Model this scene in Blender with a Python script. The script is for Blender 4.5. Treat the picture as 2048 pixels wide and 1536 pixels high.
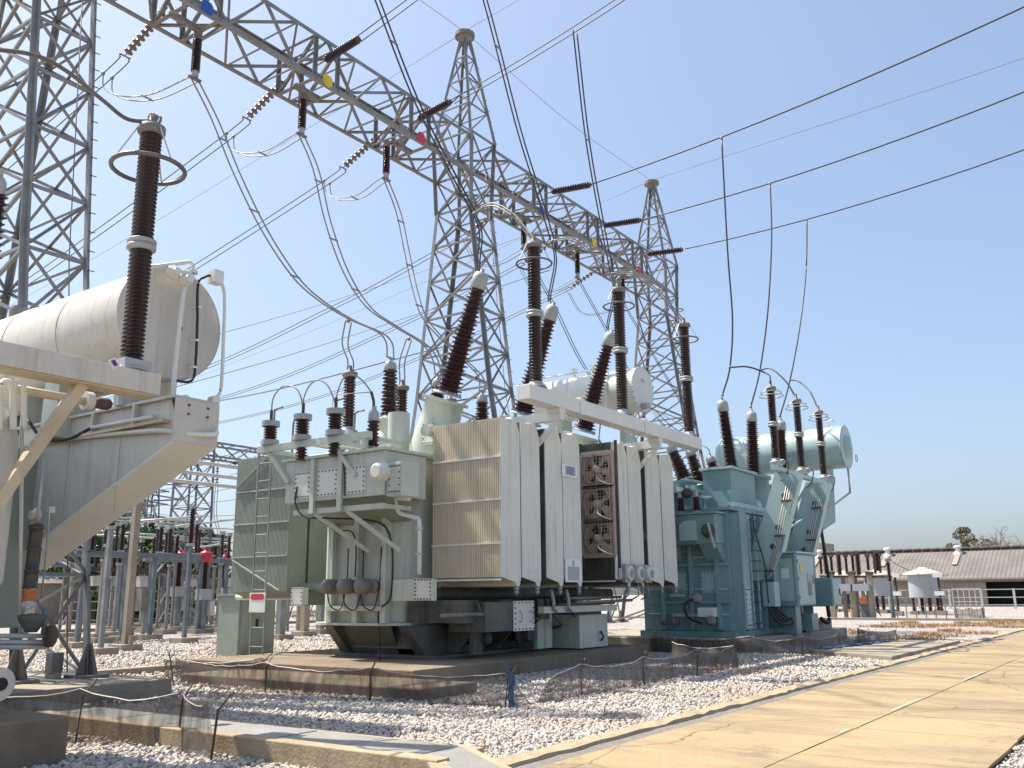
import bpy, math, random
import numpy as np
from mathutils import Vector, Matrix, Quaternion
random.seed(7); RNG = np.random.default_rng(11)
scn = bpy.context.scene
for o in list(bpy.data.objects): bpy.data.objects.remove(o)
COL = scn.collection
# ------------------------------------------------------------------ camera
# world axes: x runs along the gantry and the road, y runs away from the road, z is up
FPX, PITCH, ROLL, AZ, EYE = 1822.0, 0.2273, -0.0092, 0.6076, 1.6
_f = Vector((math.cos(AZ), math.sin(AZ), 0)); _r0 = Vector((math.sin(AZ), -math.cos(AZ), 0))
FWD = _f * math.cos(PITCH) + Vector((0, 0, 1)) * math.sin(PITCH)
_u0 = _r0.cross(FWD)
RGT = _r0 * math.cos(ROLL) + _u0 * math.sin(ROLL); UPV = -_r0 * math.sin(ROLL) + _u0 * math.cos(ROLL)
cam = bpy.data.cameras.new("camera"); camo = bpy.data.objects.new("camera", cam); COL.objects.link(camo)
cam.sensor_width = 36.0; cam.lens = FPX / 2048 * 36.0; cam.clip_start = 0.1; cam.clip_end = 3000
camo.matrix_world = Matrix(((RGT.x, UPV.x, -FWD.x, 0), (RGT.y, UPV.y, -FWD.y, 0), (RGT.z, UPV.z, -FWD.z, EYE), (0, 0, 0, 1)))
scn.camera = camo
# ------------------------------------------------------------------ sky and sun
SUN = Vector((-0.125, 0.56, 1.0)).normalized()
SUN_EL = math.asin(SUN.z); SUN_ROT = math.atan2(SUN.x, SUN.y)
w = bpy.data.worlds.new("World"); scn.world = w; w.use_nodes = True
nt = w.node_tree; nt.nodes.clear()
sk = nt.nodes.new("ShaderNodeTexSky"); sk.sky_type = 'NISHITA'; sk.sun_disc = False
sk.sun_elevation = SUN_EL; sk.sun_rotation = SUN_ROT
sk.altitude = 0; sk.air_density = 1.0; sk.dust_density = 3.0; sk.ozone_density = 6.5
bg = nt.nodes.new("ShaderNodeBackground"); bg.inputs[1].default_value = 0.15
wo = nt.nodes.new("ShaderNodeOutputWorld")
gm = nt.nodes.new("ShaderNodeGamma"); gm.inputs[1].default_value = 0.70        # hazy, even sky: compress its range all round
nt.links.new(sk.outputs[0], gm.inputs[0]); nt.links.new(gm.outputs[0], bg.inputs[0]); nt.links.new(bg.outputs[0], wo.inputs[0])
sl = bpy.data.lights.new("sun", 'SUN'); sl.energy = 3.6; sl.angle = math.radians(0.53); sl.color = (1.0, 0.92, 0.79)
so = bpy.data.objects.new("sun", sl); COL.objects.link(so); so.location = SUN * 60
so.rotation_euler = (-SUN).to_track_quat('-Z', 'Y').to_euler()
scn.view_settings.view_transform = 'Standard'; scn.view_settings.look = 'None'
scn.view_settings.gamma = 1.0; scn.view_settings.use_curve_mapping = False; scn.view_settings.exposure = 1.20
scn.render.engine = 'CYCLES'
scn.cycles.max_bounces = 6; scn.cycles.transparent_max_bounces = 8; scn.cycles.caustics_reflective = False; scn.cycles.caustics_refractive = False

def P(px, py, ax, v):
    """point where the sight line through a photograph pixel meets the plane ax = v"""
    d = FWD + RGT * ((px - 1024) / FPX) - UPV * ((py - 768) / FPX)
    i = 'xyz'.index(ax); c = (0, 0, EYE)
    return Vector(c) + d * ((v - c[i]) / d[i])
V = Vector
# ------------------------------------------------------------------ materials
MATS = {}
def pm(name, c1, c2=None, rough=0.6, metal=0.0, scale=3.0, streak=0.0, sc=(0.16, 0.12, 0.08), rust=0.0, bump=0.0, bscale=40, coat=0.0, spec=0.5, fine=0.0):
    """painted / mineral surface: large-scale colour drift, vertical run-off streaks, rust spots, fine bump"""
    m = bpy.data.materials.new(name); m.use_nodes = True; t = m.node_tree; N = t.nodes; L = t.links
    bs = N["Principled BSDF"]; bs.inputs["Roughness"].default_value = rough; bs.inputs["Metallic"].default_value = metal
    bs.inputs["Coat Weight"].default_value = coat; bs.inputs["Specular IOR Level"].default_value = spec
    tc = N.new("ShaderNodeNewGeometry")
    def noise(s, det=4, vec=None, r=0.55):
        n = N.new("ShaderNodeTexNoise"); n.inputs["Scale"].default_value = s; n.inputs["Detail"].default_value = det; n.inputs["Roughness"].default_value = r
        L.new(vec or tc.outputs["Position"], n.inputs["Vector"]); return n.outputs["Fac"]
    def ramp(f, a, b):
        r = N.new("ShaderNodeMapRange"); r.inputs[1].default_value = a; r.inputs[2].default_value = b; L.new(f, r.inputs[0]); return r.outputs[0]
    def mix(f, a, b):
        x = N.new("ShaderNodeMix"); x.data_type = 'RGBA'
        if hasattr(f, 'links') or not isinstance(f, float): L.new(f, x.inputs[0])
        for k, s in ((a, 6), (b, 7)):
            if isinstance(k, tuple): x.inputs[s].default_value = (*k, 1)
            else: L.new(k, x.inputs[s])
        return x.outputs[2]
    def mul(f, k):
        x = N.new("ShaderNodeMath"); x.operation = 'MULTIPLY'; L.new(f, x.inputs[0]); x.inputs[1].default_value = k; return x.outputs[0]
    c2 = c2 or tuple(v * 0.8 for v in c1)
    col = mix(ramp(noise(scale), 0.3, 0.7), c1, c2)
    if fine: col = mix(mul(ramp(noise(scale * 14, 3), 0.42, 0.75), fine), col, tuple(v * 0.45 for v in c1))
    if streak:
        mp = N.new("ShaderNodeMapping"); mp.inputs["Scale"].default_value = (9, 9, 0.5); L.new(tc.outputs["Position"], mp.inputs["Vector"])
        col = mix(mul(ramp(noise(1.0, 3, mp.outputs[0]), 0.52, 0.8), streak), col, sc)
    if rust:
        col = mix(mul(ramp(noise(5.5, 6, None, 0.7), 0.60, 0.72), rust), col, (0.17, 0.07, 0.03))
    L.new(col, bs.inputs["Base Color"])
    if rough > 0.2: L.new(ramp(noise(scale * 2.3), -1.0 + 0.0, 2.0), bs.inputs["Roughness"]) if False else None
    if bump:
        b = N.new("ShaderNodeBump"); b.inputs["Strength"].default_value = bump; b.inputs["Distance"].default_value = 0.02
        L.new(noise(bscale, 5), b.inputs["Height"]); L.new(b.outputs[0], bs.inputs["Normal"])
    MATS[name] = m; return m
pm('paint_grey', (0.56, 0.60, 0.53), (0.47, 0.515, 0.45), 0.45, scale=0.9, streak=0.32, rust=0.12, fine=0.12)
pm('paint_grime_shade', (0.16, 0.17, 0.15), (0.07, 0.075, 0.07), 0.6, scale=1.6, streak=0.5, sc=(0.04, 0.035, 0.03), rust=0.3)  # grime with shade painted in: tank foot, lower pipes, inner radiator fins
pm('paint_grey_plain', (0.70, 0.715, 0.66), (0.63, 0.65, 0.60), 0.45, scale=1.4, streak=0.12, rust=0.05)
pm('paint_white', (0.74, 0.74, 0.69), (0.66, 0.67, 0.61), 0.4, scale=0.7, streak=0.12, rust=0.03)
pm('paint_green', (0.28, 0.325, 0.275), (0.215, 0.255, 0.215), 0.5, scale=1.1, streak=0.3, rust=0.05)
pm('fin_tan', (0.74, 0.65, 0.48), (0.66, 0.58, 0.44), 0.5, scale=1.2, streak=0.25)
pm('paint_cream', (0.60, 0.565, 0.495), (0.50, 0.475, 0.42), 0.42, scale=0.8, streak=0.34, rust=0.22, fine=0.14)
pm('paint_cream_dirty', (0.60, 0.50, 0.34), (0.46, 0.36, 0.22), 0.55, scale=1.6, streak=0.3, rust=0.25)
pm('paint_teal', (0.235, 0.365, 0.385), (0.18, 0.295, 0.315), 0.4, scale=1.1, streak=0.25, rust=0.08)
pm('paint_teal_light', (0.40, 0.54, 0.545), (0.33, 0.465, 0.475), 0.38, scale=0.8, streak=0.12, rust=0.03)
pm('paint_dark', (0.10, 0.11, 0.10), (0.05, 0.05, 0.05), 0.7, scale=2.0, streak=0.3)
pm('galv', (0.29, 0.295, 0.30), (0.19, 0.195, 0.20), 0.55, 0.1, scale=2.5, streak=0.25, sc=(0.2, 0.16, 0.13), rust=0.12, fine=0.3)
pm('galv_warm', (0.27, 0.25, 0.23), (0.17, 0.155, 0.145), 0.6, 0.1, scale=3.5, streak=0.3, rust=0.35, fine=0.3)
pm('galv_blue', (0.17, 0.20, 0.225), (0.115, 0.14, 0.16), 0.55, 0.1, scale=2.5, streak=0.3, rust=0.1)
pm('porcelain', (0.021, 0.0065, 0.007), (0.015, 0.005, 0.0055), 0.22, coat=0.15, scale=2.0, spec=0.4)
pm('porcelain_red', (0.042, 0.010, 0.010), (0.030, 0.0085, 0.008), 0.24, coat=0.12, scale=2.0, spec=0.4)
pm('porcelain_tan', (0.26, 0.18, 0.14), (0.18, 0.12, 0.09), 0.25, coat=0.3, scale=4.0)
pm('metal_cap', (0.42, 0.435, 0.43), (0.33, 0.34, 0.34), 0.5, 0.2, scale=6.0, streak=0.1, rust=0.06)
pm('aluminium', (0.34, 0.315, 0.285), (0.24, 0.22, 0.205), 0.5, 0.1, scale=5.0)
pm('bus_white', (0.62, 0.59, 0.55), (0.50, 0.47, 0.44), 0.45, 0.25, scale=2.0)
pm('wire', (0.055, 0.055, 0.06), (0.09, 0.09, 0.09), 0.5, 0.6, scale=6.0)
pm('wire_light', (0.34, 0.31, 0.285), (0.24, 0.22, 0.20), 0.5, 0.1, scale=6.0)
pm('rubber', (0.018, 0.018, 0.02), (0.03, 0.03, 0.03), 0.55, scale=5.0)
pm('concrete_pad', (0.27, 0.21, 0.145), (0.17, 0.125, 0.085), 0.85, scale=1.3, streak=0.45, sc=(0.10, 0.075, 0.05), bump=0.35, bscale=30, fine=0.35)
pm('concrete_kerb', (0.47, 0.38, 0.25), (0.34, 0.26, 0.17), 0.88, scale=1.5, streak=0.35, sc=(0.14, 0.10, 0.06), bump=0.5, bscale=35, fine=0.4)
pm('concrete_light', (0.37, 0.32, 0.25), (0.28, 0.24, 0.185), 0.85, scale=1.2, streak=0.15, bump=0.3, bscale=40, fine=0.3)
pm('cover_plate', (0.33, 0.325, 0.30), (0.26, 0.255, 0.235), 0.55, 0.15, scale=2.0, bump=0.4, bscale=60, fine=0.3)
pm('sign_blue', (0.02, 0.10, 0.42), (0.02, 0.08, 0.34), 0.4); pm('sign_yellow', (0.75, 0.55, 0.03), (0.66, 0.46, 0.03), 0.4); pm('sign_red', (0.62, 0.03, 0.04), (0.50, 0.03, 0.04), 0.4)
pm('rusty_fan', (0.56, 0.46, 0.385), (0.44, 0.34, 0.275), 0.75, 0.0, scale=6.0, rust=0.3, fine=0.3)
pm('rust_dark', (0.12, 0.075, 0.05), (0.07, 0.05, 0.04), 0.8, scale=6.0)
pm('breather_glass', (0.035, 0.030, 0.030), (0.05, 0.04, 0.03), 0.12, scale=8.0); pm('silica_orange', (0.50, 0.15, 0.03), (0.3, 0.08, 0.02), 0.4, scale=20)
pm('white_plate', (0.80, 0.80, 0.78), (0.72, 0.72, 0.7), 0.4); pm('purple', (0.16, 0.02, 0.28), (0.12, 0.02, 0.2), 0.5)
pm('blue_tarp', (0.07, 0.16, 0.33), (0.05, 0.10, 0.21), 0.55, scale=9, bump=0.6, bscale=25); pm('orange_paint', (0.55, 0.16, 0.04), (0.45, 0.12, 0.03), 0.6)
pm('trunk', (0.20, 0.15, 0.11), (0.13, 0.10, 0.07), 0.9, scale=4, bump=0.5, bscale=15)
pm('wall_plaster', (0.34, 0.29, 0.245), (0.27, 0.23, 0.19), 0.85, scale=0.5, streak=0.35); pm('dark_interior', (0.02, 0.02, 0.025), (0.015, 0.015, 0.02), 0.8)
pm('roof_tile', (0.205, 0.188, 0.17), (0.135, 0.122, 0.112), 0.85, scale=0.35, streak=0.0, fine=0.35, bump=0.4, bscale=3)
pm('roof_light', (0.33, 0.285, 0.235), (0.27, 0.23, 0.19), 0.8); pm('ridge_dark', (0.06, 0.05, 0.05), (0.09, 0.07, 0.06), 0.8)
pm('dome_cream', (0.70, 0.62, 0.46), (0.62, 0.54, 0.4), 0.5); pm('tank_grey', (0.40, 0.42, 0.45), (0.34, 0.36, 0.38), 0.45, scale=0.8, streak=0.2)
pm('glass_dial', (0.30, 0.33, 0.36), (0.2, 0.22, 0.24), 0.08, coat=0.6)

pm('dash_paint', (0.52, 0.44, 0.33), (0.40, 0.31, 0.19), 0.8, scale=5, fine=0.5)
pm('ring_grey', (0.17, 0.145, 0.135), (0.12, 0.10, 0.095), 0.5, 0.2, scale=5)
pm('paint_panel', (0.72, 0.72, 0.655), (0.63, 0.64, 0.58), 0.48, scale=1.1, streak=0.42, sc=(0.26, 0.23, 0.18), rust=0.16, fine=0.16)
def ribbed(name):
    t = MATS[name].node_tree; N = t.nodes; g = N.new('ShaderNodeNewGeometry'); w_ = N.new('ShaderNodeTexWave'); w_.bands_direction = 'X'; w_.inputs['Scale'].default_value = 3.4; w_.inputs['Distortion'].default_value = 0.0
    t.links.new(g.outputs['Position'], w_.inputs['Vector']); b = N.new('ShaderNodeBump'); b.inputs['Strength'].default_value = 0.35; b.inputs['Distance'].default_value = 0.012; t.links.new(w_.outputs['Fac'], b.inputs['Height']); t.links.new(b.outputs[0], N['Principled BSDF'].inputs['Normal'])
ribbed('paint_panel')

def leafmat(name, c1, c2):
    m = bpy.data.materials.new(name); m.use_nodes = True; t = m.node_tree; bs = t.nodes["Principled BSDF"]
    g = t.nodes.new("ShaderNodeNewGeometry"); r = t.nodes.new("ShaderNodeValToRGB")
    r.color_ramp.elements[0].color = (*c1, 1); r.color_ramp.elements[1].color = (*c2, 1)
    t.links.new(g.outputs["Random Per Island"], r.inputs[0]); t.links.new(r.outputs[0], bs.inputs["Base Color"])
    bs.inputs["Roughness"].default_value = 0.6; bs.inputs["Transmission Weight"].default_value = 0.0
    MATS[name] = m
leafmat('leaf_green', (0.035, 0.09, 0.018), (0.10, 0.19, 0.04)); leafmat('leaf_dark', (0.018, 0.04, 0.016), (0.045, 0.08, 0.03))
leafmat('leaf_dry', (0.11, 0.10, 0.05), (0.17, 0.16, 0.09)); leafmat('grass_blade', (0.10, 0.14, 0.03), (0.24, 0.22, 0.08)); leafmat('grass_dry', (0.34, 0.20, 0.10), (0.50, 0.33, 0.18))

def stonemat():
    m = bpy.data.materials.new('stone'); m.use_nodes = True; t = m.node_tree; N = t.nodes; L = t.links; bs = N["Principled BSDF"]
    g = N.new("ShaderNodeNewGeometry"); r = N.new("ShaderNodeValToRGB"); e = r.color_ramp.elements
    e[0].color = (0.22, 0.20, 0.19, 1); e[1].color = (0.62, 0.58, 0.55, 1)
    for p, c in ((0.15, (0.35, 0.32, 0.295)), (0.40, (0.50, 0.46, 0.425)), (0.66, (0.58, 0.535, 0.49)), (0.86, (0.47, 0.375, 0.28))):
        k = e.new(p); k.color = (*c, 1)
    L.new(g.outputs["Random Per Island"], r.inputs[0])
    n = N.new("ShaderNodeTexNoise"); n.inputs["Scale"].default_value = 0.45; n.inputs["Detail"].default_value = 5; L.new(g.outputs["Position"], n.inputs["Vector"])
    mr = N.new("ShaderNodeMapRange"); mr.inputs[1].default_value = 0.50; mr.inputs[2].default_value = 0.70; mr.inputs[4].default_value = 0.5; L.new(n.outputs["Fac"], mr.inputs[0])
    mx = N.new("ShaderNodeMix"); mx.data_type = 'RGBA'; mx.blend_type = 'MULTIPLY'; L.new(mr.outputs[0], mx.inputs[0]); L.new(r.outputs[0], mx.inputs[6]); mx.inputs[7].default_value = (0.95, 0.72, 0.50, 1)
    L.new(mx.outputs[2], bs.inputs["Base Color"]); bs.inputs["Roughness"].default_value = 0.85
    MATS['stone'] = m
stonemat()

def groundmat():
    m = bpy.data.materials.new('gravel_ground'); m.use_nodes = True; t = m.node_tree; N = t.nodes; L = t.links; bs = N["Principled BSDF"]
    g = N.new("ShaderNodeNewGeometry")
    v = N.new("ShaderNodeTexVoronoi"); v.inputs["Scale"].default_value = 11; L.new(g.outputs["Position"], v.inputs["Vector"])
    r = N.new("ShaderNodeValToRGB"); e = r.color_ramp.elements; e[0].color = (0.10, 0.09, 0.085, 1); e[1].color = (0.46, 0.435, 0.41, 1); k = e.new(0.35); k.color = (0.30, 0.28, 0.265, 1)
    sp = N.new("ShaderNodeSeparateColor"); L.new(v.outputs["Color"], sp.inputs[0]); L.new(sp.outputs[0], r.inputs[0])
    n = N.new("ShaderNodeTexNoise"); n.inputs["Scale"].default_value = 0.22; n.inputs["Detail"].default_value = 8; n.inputs["Roughness"].default_value = 0.65; L.new(g.outputs["Position"], n.inputs["Vector"])
    mr = N.new("ShaderNodeMapRange"); mr.inputs[1].default_value = 0.50; mr.inputs[2].default_value = 0.66; mr.inputs[4].default_value = 0.8; L.new(n.outputs["Fac"], mr.inputs[0])
    mx = N.new("ShaderNodeMix"); mx.data_type = 'RGBA'; mx.blend_type = 'MULTIPLY'; L.new(mr.outputs[0], mx.inputs[0]); L.new(r.outputs[0], mx.inputs[6]); mx.inputs[7].default_value = (0.95, 0.72, 0.52, 1)
    L.new(mx.outputs[2], bs.inputs["Base Color"]); bs.inputs["Roughness"].default_value = 0.9
    b = N.new("ShaderNodeBump"); b.inputs["Strength"].default_value = 0.9; b.inputs["Distance"].default_value = 0.04; b.invert = True
    L.new(v.outputs["Distance"], b.inputs["Height"]); L.new(b.outputs[0], bs.inputs["Normal"]); MATS['gravel_ground'] = m
groundmat()

def roadmat():
    m = bpy.data.materials.new('road_concrete'); m.use_nodes = True; t = m.node_tree; N = t.nodes; L = t.links; bs = N["Principled BSDF"]
    g = N.new("ShaderNodeNewGeometry"); mp = N.new("ShaderNodeMapping"); mp.inputs["Scale"].default_value = (0.9, 0.28, 1); mp.inputs["Rotation"].default_value = (0, 0, 0.15); L.new(g.outputs["Position"], mp.inputs["Vector"])
    def noise(s, d, vec, a, b, r=0.6):
        n = N.new("ShaderNodeTexNoise"); n.inputs["Scale"].default_value = s; n.inputs["Detail"].default_value = d; n.inputs["Roughness"].default_value = r; L.new(vec, n.inputs["Vector"])
        x = N.new("ShaderNodeMapRange"); x.inputs[1].default_value = a; x.inputs[2].default_value = b; L.new(n.outputs["Fac"], x.inputs[0]); return x.outputs[0]
    def mix(f, a, b, k=1.0):
        mm = N.new("ShaderNodeMath"); mm.operation = 'MULTIPLY'; mm.inputs[1].default_value = k; L.new(f, mm.inputs[0])
        x = N.new("ShaderNodeMix"); x.data_type = 'RGBA'; L.new(mm.outputs[0], x.inputs[0])
        for q, s in ((a, 6), (b, 7)):
            if isinstance(q, tuple): x.inputs[s].default_value = (*q, 1)
            else: L.new(q, x.inputs[s])
        return x.outputs[2]
    c = mix(noise(0.6, 3, g.outputs["Position"], 0.3, 0.7), (0.385, 0.29, 0.165), (0.34, 0.255, 0.14))
    c = mix(noise(1.1, 7, mp.outputs[0], 0.43, 0.66, 0.70), c, (0.17, 0.125, 0.085), 0.8)
    c = mix(noise(26, 5, g.outputs["Position"], 0.48, 0.75), c, (0.19, 0.145, 0.10), 0.55)
    c = mix(noise(3.5, 6, mp.outputs[0], 0.64, 0.74, 0.7), c, (0.11, 0.085, 0.06), 0.6)
    c = mix(noise(0.9, 8, g.outputs["Position"], 0.58, 0.66, 0.75), c, (0.15, 0.115, 0.08), 0.55)
    nd = N.new("ShaderNodeTexNoise"); nd.inputs["Scale"].default_value = 2.2; nd.inputs["Detail"].default_value = 6; L.new(g.outputs["Position"], nd.inputs["Vector"])
    vm = N.new("ShaderNodeMix"); vm.data_type = 'VECTOR'; vm.inputs[0].default_value = 0.22; L.new(g.outputs["Position"], vm.inputs[4]); L.new(nd.outputs["Color"], vm.inputs[5])
    vo = N.new("ShaderNodeTexVoronoi"); vo.feature = 'DISTANCE_TO_EDGE'; vo.inputs["Scale"].default_value = 0.42; L.new(vm.outputs[1], vo.inputs["Vector"])
    cr = N.new("ShaderNodeMapRange"); cr.inputs[1].default_value = 0.006; cr.inputs[2].default_value = 0.0; L.new(vo.outputs["Distance"], cr.inputs[0])
    c = mix(cr.outputs[0], c, (0.07, 0.05, 0.035), 0.75)
    L.new(c, bs.inputs["Base Color"]); bs.inputs["Roughness"].default_value = 0.85
    n = N.new("ShaderNodeTexNoise"); n.inputs["Scale"].default_value = 45; n.inputs["Detail"].default_value = 4; L.new(g.outputs["Position"], n.inputs["Vector"])
    b = N.new("ShaderNodeBump"); b.inputs["Strength"].default_value = 0.25; b.inputs["Distance"].default_value = 0.01; L.new(n.outputs["Fac"], b.inputs["Height"]); L.new(b.outputs[0], bs.inputs["Normal"])
    MATS['road_concrete'] = m
roadmat()

def netmat(name, colr, cover):
    m = bpy.data.materials.new(name); m.use_nodes = True; t = m.node_tree; N = t.nodes; L = t.links
    bs = N["Principled BSDF"]; bs.inputs["Base Color"].default_value = (*colr, 1); bs.inputs["Roughness"].default_value = 0.7
    g = N.new("ShaderNodeNewGeometry"); mp = N.new("ShaderNodeMapping"); mp.inputs["Scale"].default_value = (5, 5, 1.2); L.new(g.outputs["Position"], mp.inputs["Vector"])
    n = N.new("ShaderNodeTexNoise"); n.inputs["Scale"].default_value = 1.6; n.inputs["Detail"].default_value = 5; L.new(mp.outputs[0], n.inputs["Vector"])
    mr = N.new("ShaderNodeMapRange"); mr.inputs[1].default_value = 0.3; mr.inputs[2].default_value = 0.7; mr.inputs[3].default_value = cover - 0.28; mr.inputs[4].default_value = cover + 0.24; L.new(n.outputs["Fac"], mr.inputs[0])
    m2 = mr
    tr = N.new("ShaderNodeBsdfTransparent"); ms = N.new("ShaderNodeMixShader"); L.new(m2.outputs[0], ms.inputs[0]); L.new(tr.outputs[0], ms.inputs[1]); L.new(bs.outputs[0], ms.inputs[2])
    L.new(ms.outputs[0], N["Material Output"].inputs[0]); MATS[name] = m
netmat('net_black', (0.11, 0.095, 0.082), 0.64)
# ------------------------------------------------------------------ mesh helpers
WP = {}
def link(o, origin, parent):
    COL.objects.link(o); WP[o.name] = Vector(origin)
    if parent is not None:
        o.parent = parent; o.location = Vector(origin) - WP[parent.name]
    else: o.location = Vector(origin)
    return o
def empty(name, loc, label=None, cat=None, group=None):
    o = bpy.data.objects.new(name, None); o.empty_display_size = 0.2; link(o, loc, None)
    return tag(o, label, cat, group)
def tag(o, label=None, cat=None, group=None, kind=None):
    if label: o["label"] = label
    if cat: o["category"] = cat
    if group: o["group"] = group
    if kind: o["kind"] = kind
    return o
def frame(d):
    d = Vector(d).normalized(); h = Vector((0, 0, 1)) if abs(d.z) < 0.95 else Vector((1, 0, 0))
    s = d.cross(h).normalized(); return d, s, s.cross(d).normalized()
class MB:
    def __init__(s): s.v = []; s.f = []; s.sm = []
    def add(s, vs, fs, smooth=False):
        n = len(s.v); s.v += [tuple(q) for q in vs]; s.f += [tuple(i + n for i in q) for q in fs]; s.sm += [smooth] * len(fs); return s
    def box(s, x0, x1, y0, y1, z0, z1):
        return s.add([(x0, y0, z0), (x1, y0, z0), (x1, y1, z0), (x0, y1, z0), (x0, y0, z1), (x1, y0, z1), (x1, y1, z1), (x0, y1, z1)],
                     [(3, 2, 1, 0), (4, 5, 6, 7), (0, 1, 5, 4), (1, 2, 6, 5), (2, 3, 7, 6), (3, 0, 4, 7)])
    def bar(s, p, q, w, h=None):
        p = Vector(p); q = Vector(q); h = h or w; d, a, b = frame(q - p); a = a * w / 2; b = b * h / 2
        return s.add([p - a - b, p + a - b, p + a + b, p - a + b, q - a - b, q + a - b, q + a + b, q - a + b],
                     [(3, 2, 1, 0), (4, 5, 6, 7), (0, 1, 5, 4), (1, 2, 6, 5), (2, 3, 7, 6), (3, 0, 4, 7)])
    def lathe(s, p, q, prof, n=16, cap=True):
        """prof: list of (t along p->q in metres, radius)"""
        p = Vector(p); d, a, b = frame(Vector(q) - p); vs = []; fs = []
        cs = [(math.cos(2 * math.pi * i / n), math.sin(2 * math.pi * i / n)) for i in range(n)]
        for t, r in prof:
            c = p + d * t
            for x, y in cs: vs.append(c + a * (x * r) + b * (y * r))
        for k in range(len(prof) - 1):
            for i in range(n):
                j = (i + 1) % n; fs.append((k * n + i, k * n + j, (k + 1) * n + j, (k + 1) * n + i))
        s.add(vs, fs, True)
        if cap:
            m = len(prof) - 1; s.add([vs[i] for i in range(n)], [tuple(range(n))[::-1]]); s.add([vs[m * n + i] for i in range(n)], [tuple(range(n))])
        return s
    def cyl(s, p, q, r, n=12, r2=None): return s.lathe(p, q, [(0, r), ((Vector(q) - Vector(p)).length, r if r2 is None else r2)], n)
    def tube(s, pts, r, n=6):
        pts = [Vector(p) for p in pts]; vs = []; fs = []
        for k, p in enumerate(pts):
            d, a, b = frame(pts[min(k + 1, len(pts) - 1)] - pts[max(k - 1, 0)])
            for i in range(n):
                t = 2 * math.pi * i / n; vs.append(p + a * (math.cos(t) * r) + b * (math.sin(t) * r))
        for k in range(len(pts) - 1):
            for i in range(n):
                j = (i + 1) % n; fs.append((k * n + i, k * n + j, (k + 1) * n + j, (k + 1) * n + i))
        fs.append(tuple(range(n))[::-1]); fs.append(tuple((len(pts) - 1) * n + i for i in range(n)))
        return s.add(vs, fs, n > 4)
    def prism(s, poly, ext):
        """poly: list of 3-D points of a planar outline, ext: extrusion vector"""
        n = len(poly); a = [Vector(p) for p in poly]; e = Vector(ext); b = [p + e for p in a]
        return s.add(a + b, [tuple(range(n))[::-1], tuple(range(n, 2 * n))] + [(i, (i + 1) % n, (i + 1) % n + n, i + n) for i in range(n)])
    def torus(s, c, axis, R, r, n=32, m=8):
        d, a, b = frame(axis); c = Vector(c); vs = []; fs = []
        for i in range(n):
            t = 2 * math.pi * i / n; u = a * math.cos(t) + b * math.sin(t)
            for j in range(m):
                k = 2 * math.pi * j / m; vs.append(c + u * (R + r * math.cos(k)) + d * (r * math.sin(k)))
        for i in range(n):
            for j in range(m): fs.append((i * m + j, ((i + 1) % n) * m + j, ((i + 1) % n) * m + (j + 1) % m, i * m + (j + 1) % m))
        return s.add(vs, fs, True)
    def ball(s, c, r, n=10, m=6, sz=1.0):
        return s.lathe(Vector(c) - Vector((0, 0, r * sz)), Vector(c) + Vector((0, 0, r * sz)), [(r * sz * (1 - math.cos(math.pi * k / m)), max(1e-4, r * math.sin(math.pi * k / m))) for k in range(m + 1)], n, False)
    def build(s, name, mat, parent=None, origin=None, bevel=0.0):
        if origin is None:
            x = np.array(s.v); origin = ((x[:, 0].min() + x[:, 0].max()) / 2, (x[:, 1].min() + x[:, 1].max()) / 2, x[:, 2].min())
        me = bpy.data.meshes.new(name); o_ = Vector(origin)
        me.from_pydata([(p[0] - o_[0], p[1] - o_[1], p[2] - o_[2]) for p in s.v], [], s.f)
        me.polygons.foreach_set("use_smooth", s.sm); me.materials.append(MATS[mat]); me.update()
        o = bpy.data.objects.new(name, me); link(o, origin, parent)
        if bevel:
            b = o.modifiers.new("bevel", 'BEVEL'); b.width = bevel; b.segments = 2; b.limit_method = 'ANGLE'; b.angle_limit = 0.9
        return o
def box(name, mat, parent, *c, bevel=0.0): return MB().box(*c).build(name, mat, parent, bevel=bevel)
def spline(pts, n=8):
    pts = [Vector(p) for p in pts]; out = []; P_ = [pts[0] * 2 - pts[1]] + pts + [pts[-1] * 2 - pts[-2]]
    for i in range(1, len(P_) - 2):
        a, b, c, d = P_[i - 1:i + 3]
        for k in range(n):
            t = k / n; out.append(0.5 * ((2 * b) + (c - a) * t + (2 * a - 5 * b + 4 * c - d) * t * t + (3 * b - a - 3 * c + d) * t ** 3))
    return out + [pts[-1]]
# shared L-section angle bar, unit length along z: scaled per member
def angle_mesh(name, mat, w=1.0, t=0.16):
    v = [(0, 0), (w, 0), (w, t), (t, t), (t, w), (0, w)]; vs = [(x - w * .3, y - w * .3, 0) for x, y in v] + [(x - w * .3, y - w * .3, 1) for x, y in v]
    fs = [(5, 4, 3, 2, 1, 0), (6, 7, 8, 9, 10, 11)] + [(i, (i + 1) % 6, (i + 1) % 6 + 6, i + 6) for i in range(6)]
    me = bpy.data.meshes.new(name); me.from_pydata(vs, [], fs); me.materials.append(MATS[mat]); me.update(); return me
ANG = {m: angle_mesh('angle_' + m, m) for m in ('galv', 'galv_warm', 'galv_blue')}
def member(name, p, q, w, parent, mat='galv', spin=0.0):
    p = Vector(p); q = Vector(q); o = bpy.data.objects.new(name, ANG[mat]); link(o, p, parent)
    o.rotation_mode = 'QUATERNION'; o.rotation_quaternion = (q - p).to_track_quat('Z', 'Y') @ Quaternion((0, 0, 1), spin); o.scale = (w, w, (q - p).length); return o
def copy_mesh(src, name, origin, parent):
    o = src.copy(); o.name = name; o.parent = None; link(o, origin, parent); return o
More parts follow.
